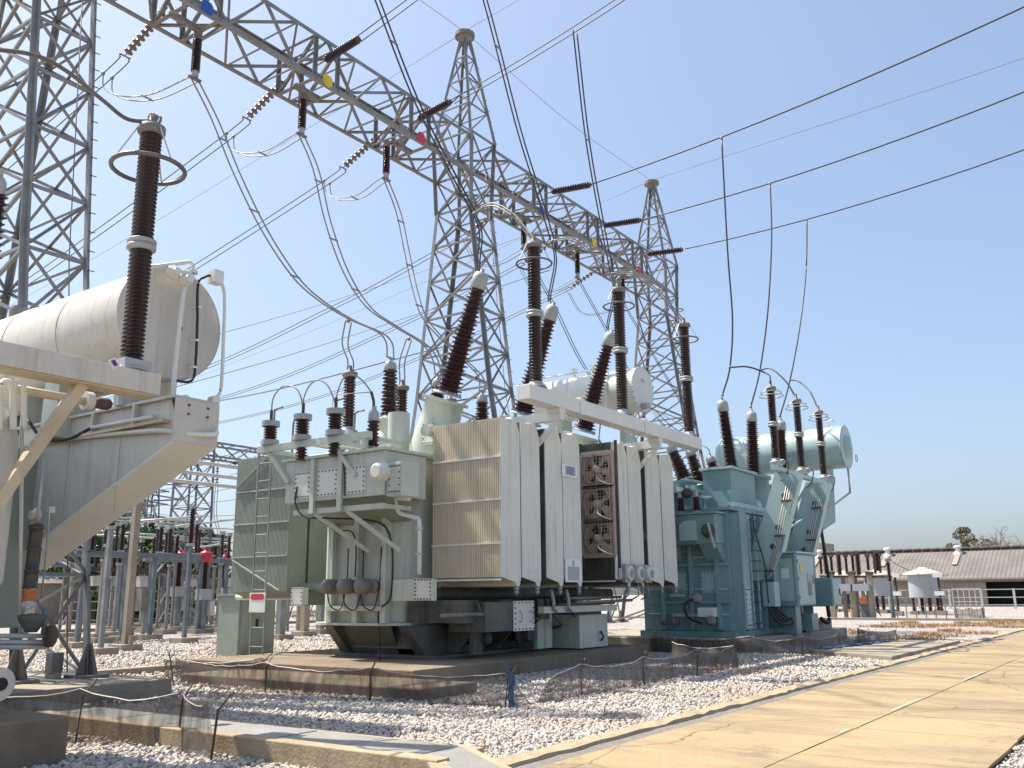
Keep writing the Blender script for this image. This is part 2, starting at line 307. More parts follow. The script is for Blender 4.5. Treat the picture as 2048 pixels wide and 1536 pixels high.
def sheds(L, rc, rs, n, taper=0.0, alt=0.0):
    """porcelain profile: n sheds over length L"""
    pr = [(0, rc)]; p = L / n
    for k in range(n):
        t = k * p; f = 1 - taper * (k / n); r = rs * f * (1 - (alt if k % 2 else 0)); c = rc * f
        pr += [(t + p * .12, c), (t + p * .40, r * .97), (t + p * .54, r), (t + p * .64, r * .96), (t + p * .74, c)]
    return pr + [(L, rc * (1 - taper))]
def insul(name, p, q, rc, rs, n, parent=None, mat='porcelain', seg=18, taper=0.0, alt=0.0):
    p = Vector(p); q = Vector(q); return MB().lathe(p, q, sheds((q - p).length, rc, rs, n, taper, alt), seg).build(name, mat, parent, origin=p)
def dsc(p, q, t): return Vector(p) + (Vector(q) - Vector(p)) * t
# ================================================================== SETTING
def sheet(name, mat, x0, x1, y0, y1, z, n=1):
    m = MB(); m.add([(x0, y0, z), (x1, y0, z), (x1, y1, z), (x0, y1, z)], [(0, 1, 2, 3)]); return tag(m.build(name, mat, None, (0, 0, z)), kind='structure')
sheet('ground', 'gravel_ground', -500, 900, -700, 900, 0.0)
SK = -0.012                                           # the road runs a hair off the gantry axis
def ry(x, y): return y + SK * (x - 8)
# --- concrete road of cast slabs
road = MB()
road.add([(-30, ry(-30, 1.5), .01), (160, ry(160, 1.5), .01), (160, ry(160, 4.98), .01), (-30, ry(-30, 4.98), .01)], [(0, 1, 2, 3)])
pm('joint_filler', (0.07, 0.055, 0.04), (0.04, 0.03, 0.025), 0.9)
road = tag(road.build('road', 'joint_filler', None, (0, 0, .01)), kind='structure')
for lane, (y0, y1, off) in enumerate(((3.215, 4.95, 1.35), (1.53, 3.195, 1.1))):
    x = -28 + off
    while x < 150:
        x1 = x + 4.8; m = MB(); n = 6
        top = []
        for k in range(n + 1):
            xx = x + .007 + (x1 - x - .014) * k / n
            top.append((xx, ry(xx, y1) + (RNG.normal() * .012 if lane == 0 else RNG.normal() * .004), .05))
        bot = [(x1 - .007 - (x1 - x - .014) * k / n, ry(x1 - (x1 - x) * k / n, y0) + RNG.normal() * .004, .05) for k in range(n + 1)]
        poly = (top + bot)[::-1]
        m.prism([(a, b, .05) for a, b, c in poly], (0, 0, -.035)); m.build('slab', 'road_concrete', road); x = x1
for x0, x1 in ((10.9, 11.5), (13.2, 15.2), (18.2, 20.6), (26, 28.4), (34, 36.4)):
    m = MB(); m.add([(x0, ry(x0, 3.225), .0545), (x1, ry(x1, 3.225), .0545), (x1 - .3, ry(x1, 3.29), .0545), (x0 + .3, ry(x0, 3.29), .0545)], [(0, 1, 2, 3)])
    m.build('lane_dash', 'dash_paint', road)
# --- rough kerb beside the road and the grit strip between
pm('grit', (0.26, 0.24, 0.215), (0.17, 0.155, 0.14), 0.9, scale=18, fine=0.5, bump=0.8, bscale=60)
tag(MB().add([(-30, ry(-30, 4.9), .022), (150, ry(150, 4.9), .022), (150, ry(150, 5.36), .022), (-30, ry(-30, 5.36), .022)], [(0, 1, 2, 3)]).build('verge', 'grit', None, (0, 0, .022)), kind='structure')
kb = MB(); xs = np.arange(-6, 140, 0.22); A = []; B = []
for x in xs:
    A.append((x, ry(x, 5.24) + RNG.normal() * .012, .058 + RNG.normal() * .008)); B.append((x, ry(x, 5.40) + RNG.normal() * .01, .085 + RNG.normal() * .006))
vs = []; fs = []
for a, b in zip(A, B): vs += [(a[0], a[1] - .02, 0), a, b, (b[0], b[1] + .01, 0)]
for k in range(len(xs) - 1):
    for j in range(3): fs.append((4 * k + j, 4 * k + 4 + j, 4 * k + 5 + j, 4 * k + 1 + j))
tag(kb.add(vs, fs).build('kerb', 'concrete_kerb', None, (0, 0, 0)), kind='structure')
# --- long thin kerbs across the yard
for nm, c in (('yard_kerb', (-2, 60, 18.35, 18.6, 0, .14)), ('yard_kerb', (24, 70, 43.8, 44.2, 0, .16)), ('yard_kerb', (55.9, 56.4, -30, 36, 0, .12))):
    tag(MB().box(*c).build(nm, 'concrete_light', None), kind='structure')
# --- cable trench with cover plates
tr = MB().box(6.42, 6.60, 5.28, 14.2, 0, .23).box(7.28, 7.40, 5.5, 14.2, 0, .19)
tr = tag(tr.build('cable_trench', 'concrete_kerb', None, bevel=.012), 'low concrete cable trench with grey cover plates in the foreground', 'cable trench')
y = 5.72
while y < 14:
    m = MB().box(6.612, 7.272, y, y + .93, .165, .205 + RNG.normal() * .003); m.build('cover_plate', 'cover_plate', tr, bevel=.006); y += .955
m = MB().prism([(6.64, 5.69, .205), (7.27, 5.69, .205), (6.42, 4.50, .205), (5.85, 4.62, .205)][::-1], (0, 0, -.04)); m.build('cover_plate', 'cover_plate', tr, bevel=.006)
m = MB().bar((7.36, 5.76, .1), (6.46, 4.5, .1), .10, .2); m.build('trench_edge', 'concrete_kerb', tr)
m = MB().bar((6.52, 5.36, .1), (5.74, 4.60, .1), .16, .22); m.build('trench_edge', 'concrete_kerb', tr)
# --- plinths
def plinth(label, boxes, mat='concrete_pad'):
    m = MB()
    for b in boxes: m.box(*b)
    return tag(m.build('plinth', mat, None, bevel=.02), label, 'plinth')
plinth('brown concrete plinth under the middle pale green transformer', [(12.6, 21.6, 10.9, 17.2, 0, .33)])
plinth('low concrete step slab beside the middle transformer plinth', [(11.2, 12.59, 9.5, 15.5, 0, .2)])
plinth('concrete plinth under the teal transformer', [(24.2, 33.6, 9.25, 15.5, 0, .38)], 'concrete_light')
plinth('small raised concrete block at right end of the teal transformer', [(29.6, 32.4, 9.4, 10.5, .383, .68)], 'concrete_light')
plinth('dark brown concrete plinth under the cream transformer at bottom left', [(-2, 5.36, 9.15, 16.5, 0, .46)])
plinth('concrete footing of the left gantry tower', [(6.6, 9.75, 13.7, 17.4, 0, .3), (6.6, 9.75, 18.7, 21.2, 0, .3)], 'concrete_light')
m = MB().prism([(22.9, 5.36, .13), (31.2, 5.28, .13), (30.3, 7.1, .13), (24.6, 7.75, .13)][::-1], (0, 0, -.12)); tag(m.build('apron', 'concrete_light', None), kind='structure')
# --- low shade nets on bent rods
def net(label, pts, h, mat='net_black', dips=(), posts=True, phase=0.0):
    root = empty('net_fence', (pts[0][0], pts[0][1], 0), label, 'net fence')
    P_ = [Vector((p[0], p[1], 0)) for p in pts]; out = []
    for i in range(len(P_) - 1):
        L = (P_[i + 1] - P_[i]).length; n = max(2, int(L / .16))
        for k in range(n): out.append((dsc(P_[i], P_[i + 1], k / n), k / n, i))
    out.append((P_[-1], 0, len(P_) - 1)); vs = []; fs = []; R = 5; top = []
    for j, (p, t, i) in enumerate(out):
        sag = .10 * 4 * t * (1 - t) + RNG.normal() * .008; hh = h - sag
        for x, w_, d in dips: hh -= d * math.exp(-((p.x - x) / w_) ** 2)
        tn = (out[min(j + 1, len(out) - 1)][0] - out[max(j - 1, 0)][0]).normalized(); nn = Vector((-tn.y, tn.x, 0))
        for r in range(R + 1):
            f = r / R; off = .05 * math.sin(j * 1.1 + phase + f * 2.2) * (1 - .5 * f) + .03 * math.sin(j * .37 + f * 5)
            vs.append(p + nn * off + Vector((0, 0, max(.02, hh) * f)))
        top.append(Vector(vs[-1]))
    for j in range(len(out) - 1):
        for r in range(R): k = j * (R + 1) + r; fs.append((k, k + R + 1, k + R + 2, k + 1))
    MB().add(vs, fs, True).build('net', mat, root)
    MB().tube(top, .008, 4).build('top_cord', 'wire_light', root)
    if posts:
        for p in P_:
            lean = Vector((RNG.normal() * .04, RNG.normal() * .04, 0)); MB().tube([p, p + lean + Vector((0, 0, h * .85)), p + lean * 2.5 + Vector((.05, -.06, h + .09))], .013, 6).build('post', 'rust_dark', root)
    return root
net('sagging black shade net on bent rods round the middle transformer plinth', [(10.99, 15.4), (10.78, 12.6), (10.87, 10.28), (11.17, 7.94), (13.0, 7.75), (15.0, 7.67), (17.2, 7.66), (19.3, 7.66), (19.6, 9.3)], .52, dips=((11.75, .33, .42),))
net('black shade net draped along the front of the teal transformer plinth', [(26.2, 14.8), (24.1, 12.0), (23.9, 9.1), (24.3, 7.85), (26.4, 7.5), (28.4, 7.2), (30.4, 6.9), (30.9, 8.2)], .47, phase=2)
net('torn black shade net hanging before the cream transformer, bottom left', [(3.6, 11.9), (6.1, 10.26), (6.5, 8.96), (6.12, 7.9)], .60, phase=4)
net('short far black net with thin rods between plinth and yard kerb', [(11.6, 16.6), (12.57, 14.9), (15.2, 17.2)], .42, phase=1)
# blue rag tied to the net post and blue tarp edge
m = MB(); vs = []
for k in range(9):
    t = k / 8; z = .56 * (1 - t) + .02
    for j in range(5):
        a = j / 4 - .5; vs.append((11.20 + a * (.05 + .05 * math.sin(k * 1.3) ** 2) + .02 * math.sin(k), 7.86 + .05 * math.sin(j * 2.1 + k) - .02 * t, z))
m.add(vs, [(k * 5 + j, k * 5 + j + 1, k * 5 + j + 6, k * 5 + j + 5) for k in range(8) for j in range(4)], True)
tag(m.build('blue_rag', 'blue_tarp'), 'twisted blue net rag tied to a rod before the middle transformer', 'rag')
m = MB(); vs = []
for k in range(28):
    t = k / 27
    for j in range(4):
        s = j / 3; vs.append((25.0 + 5.0 * t, 7.62 - .62 * t - s * (.16 + .09 * math.sin(k * 1.7)), .150 + .035 * math.sin(k * .9 + j * 2) * (1 - s) + .02))
m.add(vs, [(k * 4 + j, k * 4 + j + 1, k * 4 + j + 5, k * 4 + j + 4) for k in range(27) for j in range(3)], True)
tag(m.build('blue_tarp', 'blue_tarp'), 'blue tarpaulin strip lying along the foot of the teal transformer net', 'tarpaulin')
# --- loose gravel: real stones in the foreground and middle ground, one uncountable mass
def stones(name, label, x0, x1, y0, y1, dens, smin, smax, ico, seed, holes):
    rg = np.random.default_rng(seed); n = int((x1 - x0) * (y1 - y0) * dens); c = np.stack([rg.uniform(x0, x1, n), rg.uniform(y0, y1, n)], 1)
    keep = c[:, 1] > 5.42 + SK * (c[:, 0] - 8)
    if y1 < 3: keep = c[:, 1] < 1.5 + SK * (c[:, 0] - 8)
    for a, b, c0, d in holes: keep &= ~((c[:, 0] > a) & (c[:, 0] < b) & (c[:, 1] > c0) & (c[:, 1] < d))
    d_ = (c[:, 0] * math.cos(AZ) + c[:, 1] * math.sin(AZ)); s_ = c[:, 0] * math.sin(AZ) - c[:, 1] * math.cos(AZ)
    keep &= (d_ > 3) & (np.abs(s_) < d_ * .66 + 1.5)
    c = c[keep]; n = len(c)
    if ico:
        g = (1 + 5 ** .5) / 2
        bv = np.array([(-1, g, 0), (1, g, 0), (-1, -g, 0), (1, -g, 0), (0, -1, g), (0, 1, g), (0, -1, -g), (0, 1, -g), (g, 0, -1), (g, 0, 1), (-g, 0, -1), (-g, 0, 1)]) / 1.9
        bf = np.array([(0, 11, 5), (0, 5, 1), (0, 1, 7), (0, 7, 10), (0, 10, 11), (1, 5, 9), (5, 11, 4), (11, 10, 2), (10, 7, 6), (7, 1, 8), (3, 9, 4), (3, 4, 2), (3, 2, 6), (3, 6, 8), (3, 8, 9), (4, 9, 5), (2, 4, 11), (6, 2, 10), (8, 6, 7), (9, 8, 1)])
    else:
        bv = np.array([(1, 0, 0), (-1, 0, 0), (0, 1, 0), (0, -1, 0), (0, 0, 1), (0, 0, -1)], float); bf = np.array([(0, 2, 4), (2, 1, 4), (1, 3, 4), (3, 0, 4), (2, 0, 5), (1, 2, 5), (3, 1, 5), (0, 3, 5)])
    K = len(bv); s = (smin + (smax - smin) * rg.beta(1.6, 2.6, (n, 1, 1)) * 1.35) * rg.uniform(.55, 1.25, (n, 1, 3)); s[:, :, 2] *= .75
    v = bv[None] * (1 + rg.normal(0, .16, (n, K, 1))) * s
    q = rg.normal(size=(n, 4)); q /= np.linalg.norm(q, axis=1, keepdims=True); w_, x_, y_, z_ = q.T
    Rm = np.stack([1 - 2 * (y_ * y_ + z_ * z_), 2 * (x_ * y_ - z_ * w_), 2 * (x_ * z_ + y_ * w_), 2 * (x_ * y_ + z_ * w_), 1 - 2 * (x_ * x_ + z_ * z_), 2 * (y_ * z_ - x_ * w_), 2 * (x_ * z_ - y_ * w_), 2 * (y_ * z_ + x_ * w_), 1 - 2 * (x_ * x_ + y_ * y_)], 1).reshape(n, 3, 3)
    v = np.einsum('nij,nkj->nki', Rm, v); v[:, :, 0] += c[:, None, 0]; v[:, :, 1] += c[:, None, 1]; v[:, :, 2] += rg.uniform(.0, .035, (n, 1))
    f = (bf[None] + (np.arange(n) * K)[:, None, None]).reshape(-1, 3)
    me = bpy.data.meshes.new(name); me.vertices.add(n * K); me.vertices.foreach_set('co', v.reshape(-1).astype(np.float32))
    me.loops.add(f.size); me.loops.foreach_set('vertex_index', f.reshape(-1).astype(np.int32)); me.polygons.add(len(f)); me.polygons.foreach_set('loop_start', np.arange(0, f.size, 3, dtype=np.int32))
    me.update(); me.validate(); me.materials.append(MATS['stone']); o = bpy.data.objects.new(name, me); COL.objects.link(o); return tag(o, label, 'gravel', kind='stuff')
HO = [(6.42, 7.40, 5.6, 14.2), (5.9, 6.9, 4.4, 5.6), (12.6, 21.6, 10.9, 17.2), (11.2, 12.6, 9.5, 15.5), (24.2, 33.6, 9.25, 15.5), (-2, 5.36, 9.15, 16.5), (24, 30.6, 5, 7.4)]
stones('gravel', 'pale crushed stone spread over the yard beside the road', 3, 12, 4.5, 13, 720, .014, .036, True, 1, HO)
stones('gravel', 'pale crushed stone before the middle transformer plinth', 12, 18, 5, 11, 470, .020, .042, False, 5, HO)
stones('gravel', 'pale crushed stone between the two right plinths and the road', 18, 33, 5.2, 10.5, 210, .028, .054, False, 2, HO)
stones('gravel', 'pale crushed stone around the yard kerb behind the plinths', 8, 28, 13, 32, 95, .032, .062, False, 3, HO)
stones('gravel', 'patch of stones past the road in the lower right corner', 9, 16, 0.0, 1.7, 420, .012, .03, False, 4, [])
# --- tufts of dry weeds in the far gravel
def tufts(name, label, spots, mat, h, n):
    vs = []; fs = []
    for x, y, r in spots:
        for k in range(n):
            a = RNG.uniform(0, 6.28); d = r * math.sqrt(RNG.uniform()); px, py = x + d * math.cos(a), y + d * math.sin(a); t = RNG.uniform(0, 6.28); hh = h * RNG.uniform(.4, 1.1); w_ = .012 + .012 * RNG.uniform()
            lx, ly = RNG.normal() * hh * .4, RNG.normal() * hh * .4; i = len(vs)
            vs += [(px - w_ * math.cos(t), py - w_ * math.sin(t), 0), (px + w_ * math.cos(t), py + w_ * math.sin(t), 0), (px + lx, py + ly, hh)]; fs.append((i, i + 1, i + 2))
    return tag(MB().add(vs, fs).build(name, mat), label, 'grass', kind='stuff')
sp = [(RNG.uniform(34, 54), RNG.uniform(5.6, 12), RNG.uniform(.3, 1.1)) for _ in range(26)]
tufts('dry_weeds', 'reddish dry weeds in the gravel beyond the teal transformer', sp, 'grass_dry', .16, 240)
tufts('dry_weeds', 'few dry straws in the gravel beside the road kerb', [(17.2, 5.7, .06), (8.6, 6.2, .3), (11.4, 6.3, .4), (14.5, 5.8, .2)], 'grass_dry', .12, 26)
sp = [(RNG.uniform(30, 75), RNG.uniform(46, 80), RNG.uniform(1.5, 3)) for _ in range(60)]
tufts('grass', 'green grass strip beyond the far yard kerb on the left', sp, 'grass_blade', .35, 160)
# ================================================================== GANTRY
GB, PH1, PH2 = 18.0, (11.85, 15.85, 19.85), (26.75, 30.7, 34.65)
def hb(z): return 2.9 - .175 * z if z < 8 else max(.72, 1.5 - .124 * (z - 8)) if z < 17 else max(.10, .72 * (21.3 - z) / 4.3 + .09)
def ha(z): return .60 if z < 17 else max(.10, .60 * (21.3 - z) / 4.3 + .09)
def lattice_tower(cx, label, levels, zb=.3):
    root = empty('lattice_tower', (cx, GB, zb), label, 'lattice tower', 'galvanised gantry towers')
    def c(sx, sy, z): return Vector((cx + sx * ha(z), GB + sy * hb(z), z))
    for sx in (-1, 1):
        for sy in (-1, 1):
            for z0, z1 in ((zb, 8.0), (8.0, 14.3), (14.3, 17.0), (17.0, levels[-1])):
                member('leg', c(sx, sy, z0), c(sx, sy, z1), .125 if z0 < 16.9 else .09, root, 'galv', {(-1, -1): 0, (1, -1): 1.57, (1, 1): 3.14, (-1, 1): -1.57}[(sx, sy)])
            if zb < 1: MB().box(*[v for p in (c(sx, sy, zb).x,) for v in (p - .26, p + .26)], c(sx, sy, zb).y - .26, c(sx, sy, zb).y + .26, zb + .003, zb + .05).build('base_plate', 'galv_warm', root)
            if zb < 1:
                p = c(sx, sy, zb); MB().prism([p + V((-.2, 0, .05)), p + V((.2, 0, .05)), p + V((.06, 0, .55)), p + V((-.06, 0, .55))], (0, .015, 0)).build('gusset', 'galv_warm', root); MB().prism([p + V((0, -.22, .05)), p + V((0, .22, .05)), p + V((0, .06, .55)), p + V((0, -.06, .55))], (.015, 0, 0)).build('gusset', 'galv_warm', root)
    for i in range(len(levels) - 1):
        z0, z1 = levels[i], levels[i + 1]; big = z0 < 17; wd = .066 if big else .052
        for f, (A_, B_) in enumerate((((-1, -1), (1, -1)), ((1, -1), (1, 1)), ((1, 1), (-1, 1)), ((-1, 1), (-1, -1)))):
            wide = f in (1, 3)
            mt = 'galv' if (i + f) % 3 else 'galv_warm'
            if wide and big:
                member('brace', c(*A_, z0), c(*B_, z1), wd, root, mt); member('brace', c(*B_, z0), c(*A_, z1), wd, root, mt, 1.57)
            else:
                (p, q) = ((A_, B_), (B_, A_))[i % 2]; member('brace', c(*p, z0), c(*q, z1), wd, root, mt)
                if big: member('brace', c(*q, z0), c(*p, z1), wd * .8, root, mt, 1.57)
            member('strut', c(*A_, z1), c(*B_, z1), wd * .9, root, 'galv')
    # climbing bolts up one leg
    for k in range(46):
        z = 2 + k * .42
        if z > levels[-1] - .4: break
        p = c(1, -1, z); MB().cyl(p, p + Vector((.16, -.03, 0)), .011, 5).build('step_bolt', 'rust_dark', root)
    return root, c
LV = [.3, 2.0, 3.6, 5.1, 6.6, 8.0, 9.3, 10.6, 11.9, 13.1, 14.3, 15.5, 17.0]
for cx, lab in ((8.5, 'tall grey lattice tower at the left edge of the picture'), (23.1, 'pointed lattice tower rising behind the middle transformer'), (38.1, 'farthest pointed lattice tower behind the teal transformer')):
    root, c = lattice_tower(cx, lab, LV + [18.2, 19.3, 20.3, 21.25])
    MB().cyl((cx, GB, 21.22), (cx, GB, 21.36), .36, 20).build('top_plate', 'galv_warm', root)
    MB().cyl((cx, GB, 20.95), (cx, GB, 21.22), .14, 10, .30).build('top_cone', 'galv_warm', root)
    if cx > 30: MB().torus((cx + 1.0, GB - .6, 14.9), (0, 0, 1), .25, .03, 16, 6).build('ring', 'galv_warm', root)
    MB().tube([c(0.45, -1, z) + Vector((0, 0.02, 0)) for z in (.4, 8, 16)], .012, 6).build('cable_conduit', 'galv_warm', root)
ZB0, ZB1, YB0, YB1 = 15.5, 16.85, 17.25, 18.75
def gantry_beam(x0, x1, label, phases, signs):
    root = empty('gantry_beam', ((x0 + x1) / 2, GB, ZB0), label, 'gantry beam', 'lattice beams between the towers')
    for y in (YB0, YB1):
        for z in (ZB0, ZB1): member('chord', (x0, y, z), (x1, y, z), .12, root, 'galv' if y < GB else 'galv_warm', {(YB0, ZB0): 0, (YB1, ZB0): 1.57, (YB1, ZB1): 3.14, (YB0, ZB1): -1.57}[(y, z)])
    n = round((x1 - x0) / 1.15); d = (x1 - x0) / n
    for k in range(n):
        a, b = x0 + k * d, x0 + (k + 1) * d
        for y in (YB0, YB1):
            z0, z1 = (ZB0, ZB1) if k % 2 else (ZB1, ZB0); member('brace', (a, y, z0), (b, y, z1), .07, root, 'galv' if k % 3 else 'galv_warm')
        for z in (ZB0, ZB1):
            y0, y1 = (YB0, YB1) if k % 2 else (YB1, YB0); member('brace', (a, y0, z), (b, y1, z), .065, root, 'galv_warm' if z == ZB0 else 'galv')
            if k: member('strut', (a, YB0, z), (a, YB1, z), .06, root, 'galv')
    for px, mt in zip(phases, ('sign_blue', 'sign_yellow', 'sign_red')):
        for s in (-.42, .42):                            # stiff frame at each line attachment
            for y in (YB0, YB1): member('post', (px + s, y, ZB0), (px + s, y, ZB1), .10, root, 'galv')
            member('brace', (px + s, YB0, ZB0), (px + s, YB1, ZB1), .08, root, 'galv_warm'); member('brace', (px + s, YB1, ZB0), (px + s, YB0, ZB1), .08, root, 'galv_warm')
            member('strut', (px + s, YB0, ZB0 - .0), (px + s, YB1, ZB0), .11, root, 'galv_warm'); member('strut', (px + s, YB0, ZB1), (px + s, YB1, ZB1), .09, root, 'galv')
        MB().bar((px - .45, GB, ZB0 + .02), (px + .45, GB, ZB0 + .02), .14).build('cross_bar', 'galv_warm', root)
        if signs:
            poly = [(-.20, -.11), (-.11, -.20), (.11, -.20), (.20, -.11), (.20, .11), (.11, .20), (-.11, .20), (-.20, .11)]
            m = MB().prism([(px + u * .85, YB0 - .07, ZB0 + .10 + v * .85) for u, v in poly], (0, -.012, 0)); o = m.build('phase_plate', mt, root); o["label"] = mt[5:] + ' phase marker plate on the lower chord'
    return root
gantry_beam(9.2, 22.5, 'lattice beam between the left and middle towers, crossing the top left', PH1, True)
gantry_beam(23.7, 37.5, 'lattice beam between the middle and farthest towers', PH2, True)
# ================================================================== LINE INSULATORS AND CONDUCTORS
def disc_string(p, q, n, label, group, mat='porcelain_tan', seg=14):
    p = Vector(p); q = Vector(q); root = empty('insulator_string', p, label, 'insulator', group); L = (q - p).length; d = (q - p).normalized()
    MB().tube([p, p + d * .12], .02, 6).build('clevis', 'galv_warm', root)
    MB().tube([p + d * .1, q], .016, 6).build('pin_chain', 'galv_warm', root); pit = (L - .22) / n; first = None
    for k in range(n):
        o_ = p + d * (.14 + k * pit)
        if first is None:
            first = MB().lathe(o_, o_ + d, [(0, .035), (pit * .25, .05), (pit * .38, .09), (pit * .52, .128), (pit * .62, .125), (pit * .66, .05), (pit * .8, .03)], seg).build('disc', mat, root, origin=o_)
        else: copy_mesh(first, 'disc', o_, root)
    yk = MB().bar(q + V((-.16, 0, -.02)), q + V((.16, 0, -.02)), .05, .02); yk.build('yoke_plate', 'galv_warm', root)
    return root
def rod_insulator(p, q, n, label, group, rs=.115):
    p = Vector(p); q = Vector(q); d = (q - p).normalized(); root = empty('insulator_rod', p, label, 'insulator', group)
    MB().tube([p - d * .38, p + d * .02], .025, 6).build('shackle', 'galv_warm', root)
    insul('porcelain', p, q, .062, rs, n, root, 'porcelain_red', 14)
    for a in (p, q): MB().cyl(a - d * .045, a + d * .045, .085, 10).build('end_cap', 'rust_dark', root)
    return root
def hang_insulator(x, y, z0, z1, label, group):
    root = empty('post_insulator', (x, y, z0), label, 'insulator', group)
    insul('porcelain', (x, y, z0 - .05), (x, y, z1 + .1), .07, .115, 16, root, 'porcelain', 14)
    MB().cyl((x, y, z0 - .06), (x, y, z0 + .14), .11, 12).build('top_flange', 'galv_warm', root); MB().cyl((x, y, z1 - .06), (x, y, z1 + .12), .085, 12).build('end_cap', 'metal_cap', root)
    MB().box(x - .17, x + .17, y - .05, y + .05, z1 - .11, z1 - .062).build('clamp', 'galv_warm', root)
    return root
def conductor(label, runs, r, mat='wire', group=None, spacers=(), cat='conductor', n=10, raw=False, clamps=()):
    """runs: list of point lists, one per wire of the bundle"""
    root = empty('conductor', runs[0][0], label, cat, group)
    S = [spline(a, n) if not raw and len(a) > 2 else [Vector(p) for p in a] for a in runs]
    for a in S: MB().tube(a, r, 6).build('wire', mat, root)
    if len(S) > 1:
        for t in spacers:
            k = int(t * (len(S[0]) - 1)); p, q = S[0][k], S[1][min(k, len(S[1]) - 1)]; d = (q - p) * .15
            MB().bar(p - d, q + d, .045, .03).build('spacer', 'aluminium', root)
    for p in clamps: MB().ball(p, .055, 8, 5).build('clamp', 'aluminium', root)
    return root
def twin(pts, off=(.15, 0, 0)):
    o = Vector(off); return [[Vector(p) - o for p in pts], [Vector(p) + o for p in pts]]
ADJ = ('left', 'middle', 'right')
WORD = ('blue plate', 'yellow plate', 'red plate')
hang_end = []
for i, x in enumerate(PH1):
    disc_string((x, 18.85, 16.30), (x, 20.6, 15.58), 9, 'string of tan porcelain discs behind the near beam by its ' + WORD[i], 'disc strings behind the near beam')
    rod_insulator((x, 17.25, 16.30), (x, 16.05, 16.45), 15, 'dark ribbed rod insulator on the road side of the near beam by its ' + WORD[i], 'rod insulators on the road side of the beams')
    hx = (12.28, 15.8, 19.27)[i]; hang_insulator(hx, 18.1, 15.36, 14.3, 'dark post insulator hanging under the near beam by its ' + WORD[i], 'post insulators hanging under the beams'); hang_end.append(Vector((hx, 18.1, 14.21)))
    # links, rear span and loop
    e = Vector((x, 20.6, 15.56))
    for sp in (-1, 1): pass
    rear = [e, (x, 21.36, 15.26), (x, 28.3, 13.75), (x, 34.5, 12.65), (x, 46, 11.6), (x, 62, 11.6)]
    conductor('twin conductor running off behind the near beam by its ' + WORD[i], twin(rear, (.13, 0, 0)), .016, 'wire', 'rear twin conductors', clamps=[Vector((x + s * .13, 21.36, 15.26)) for s in (-1, 1)])
    lp = [(x, 21.36, 15.22), (x, 21.2, 14.75), (x + (hx - x) * .3, 20.5, 14.35), (x + (hx - x) * .6, 19.4, 14.10), hang_end[-1] + V((0, .2, 0)), hang_end[-1]]
    conductor('slack twin jumper loop hanging below the near beam by its ' + WORD[i], twin(lp, (.13, 0, 0)), .017, 'wire_light', 'jumper loops under the near beam', spacers=(.55,))
# droppers from the hanging insulators to the low-voltage bushings of the middle transformer
LVB = [Vector((16.45, 15.15, 7.42)), Vector((18.33, 15.15, 7.34)), Vector((20.3, 15.15, 7.24))]
pk = [[(430, 240, 17.9), (475, 350, 17.4), (530, 462, 16.9), (590, 553, 16.4), (640, 600, 16.05), (700, 638, 15.7), (758, 664, 15.35), (778, 685, 15.2)],
      [(632, 340, 17.9), (655, 440, 17.5), (690, 540, 17.0), (735, 612, 16.4), (790, 652, 15.9), (848, 688, 15.4), (870, 718, 15.2)],
      [(797, 425, 17.9), (813, 500, 17.5), (830, 580, 17.0), (852, 640, 16.5), (905, 698, 15.9), (948, 738, 15.4), (963, 758, 15.2)]]
for i in range(3):
    pts = [hang_end[i]] + [P(a, b, 'y', c) for a, b, c in pk[i]] + [LVB[i] + V((0, 0, .01))]
    conductor('long pale twin dropper from the near beam ' + WORD[i] + ' to the middle transformer', twin(pts, (.12, 0, 0)), .021, 'wire_light', 'twin droppers from the near beam', spacers=(.16, .30, .45, .62, .78, 1.0), n=8)
for i, (bx, ax) in enumerate((((697, 642), (15.9, 16.0, 7.12)), ((818, 678), (17.85, 16.0, 7.06)))):
    b = P(*bx, 'y', 15.75); a = Vector(ax); pts = [b, dsc(b, a, .45) + V((-.14, 0, -.05)), a + V((0, 0, .25)), a]
    conductor('short bent twin lead dropping to the rear brown arrester, ' + ('nearest one' if i == 0 else 'second one'), twin(pts, (.1, 0, 0)), .02, 'wire_light', 'leads to the rear arresters', clamps=[b])
# overhead spans on the road side
def over(x, pts, lab, two=True, r=.016, g='overhead spans on the road side'):
    c = np.polyfit([p[0] for p in pts[:-1]], [p[1] for p in pts[:-1]], 2); y0 = pts[0][0]
    ps = [Vector((x, y, float(np.polyval(c, y)) + (pts[0][1] - float(np.polyval(c, y0))) * max(0, 1 - (y0 - y) / 6))) for y in np.linspace(y0, -14, 24)]
    return conductor(lab, twin(ps, (.11, 0, 0)) if two else [ps], r, 'wire', g, clamps=[], raw=True)
over(PH1[0], [(16.05, 16.45), (12, 17.0), (8, 17.9), (2, 19.9), (-14, 27)], 'overhead twin span from the blue-plate phase, passing above the picture top')
over(PH1[1], [(16.05, 16.45), (14.36, 16.97), (11.5, 17.5), (8, 18.4), (2, 20.3), (-14, 27)], 'overhead twin span from the yellow-plate phase, leaving the picture top')
over(PH1[2], [(15.94, 16.42), (11.52, 17.13), (10.07, 17.51), (6, 18.7), (0, 20.8), (-14, 27)], 'overhead twin span from the red-plate phase with two droppers hanging from it')
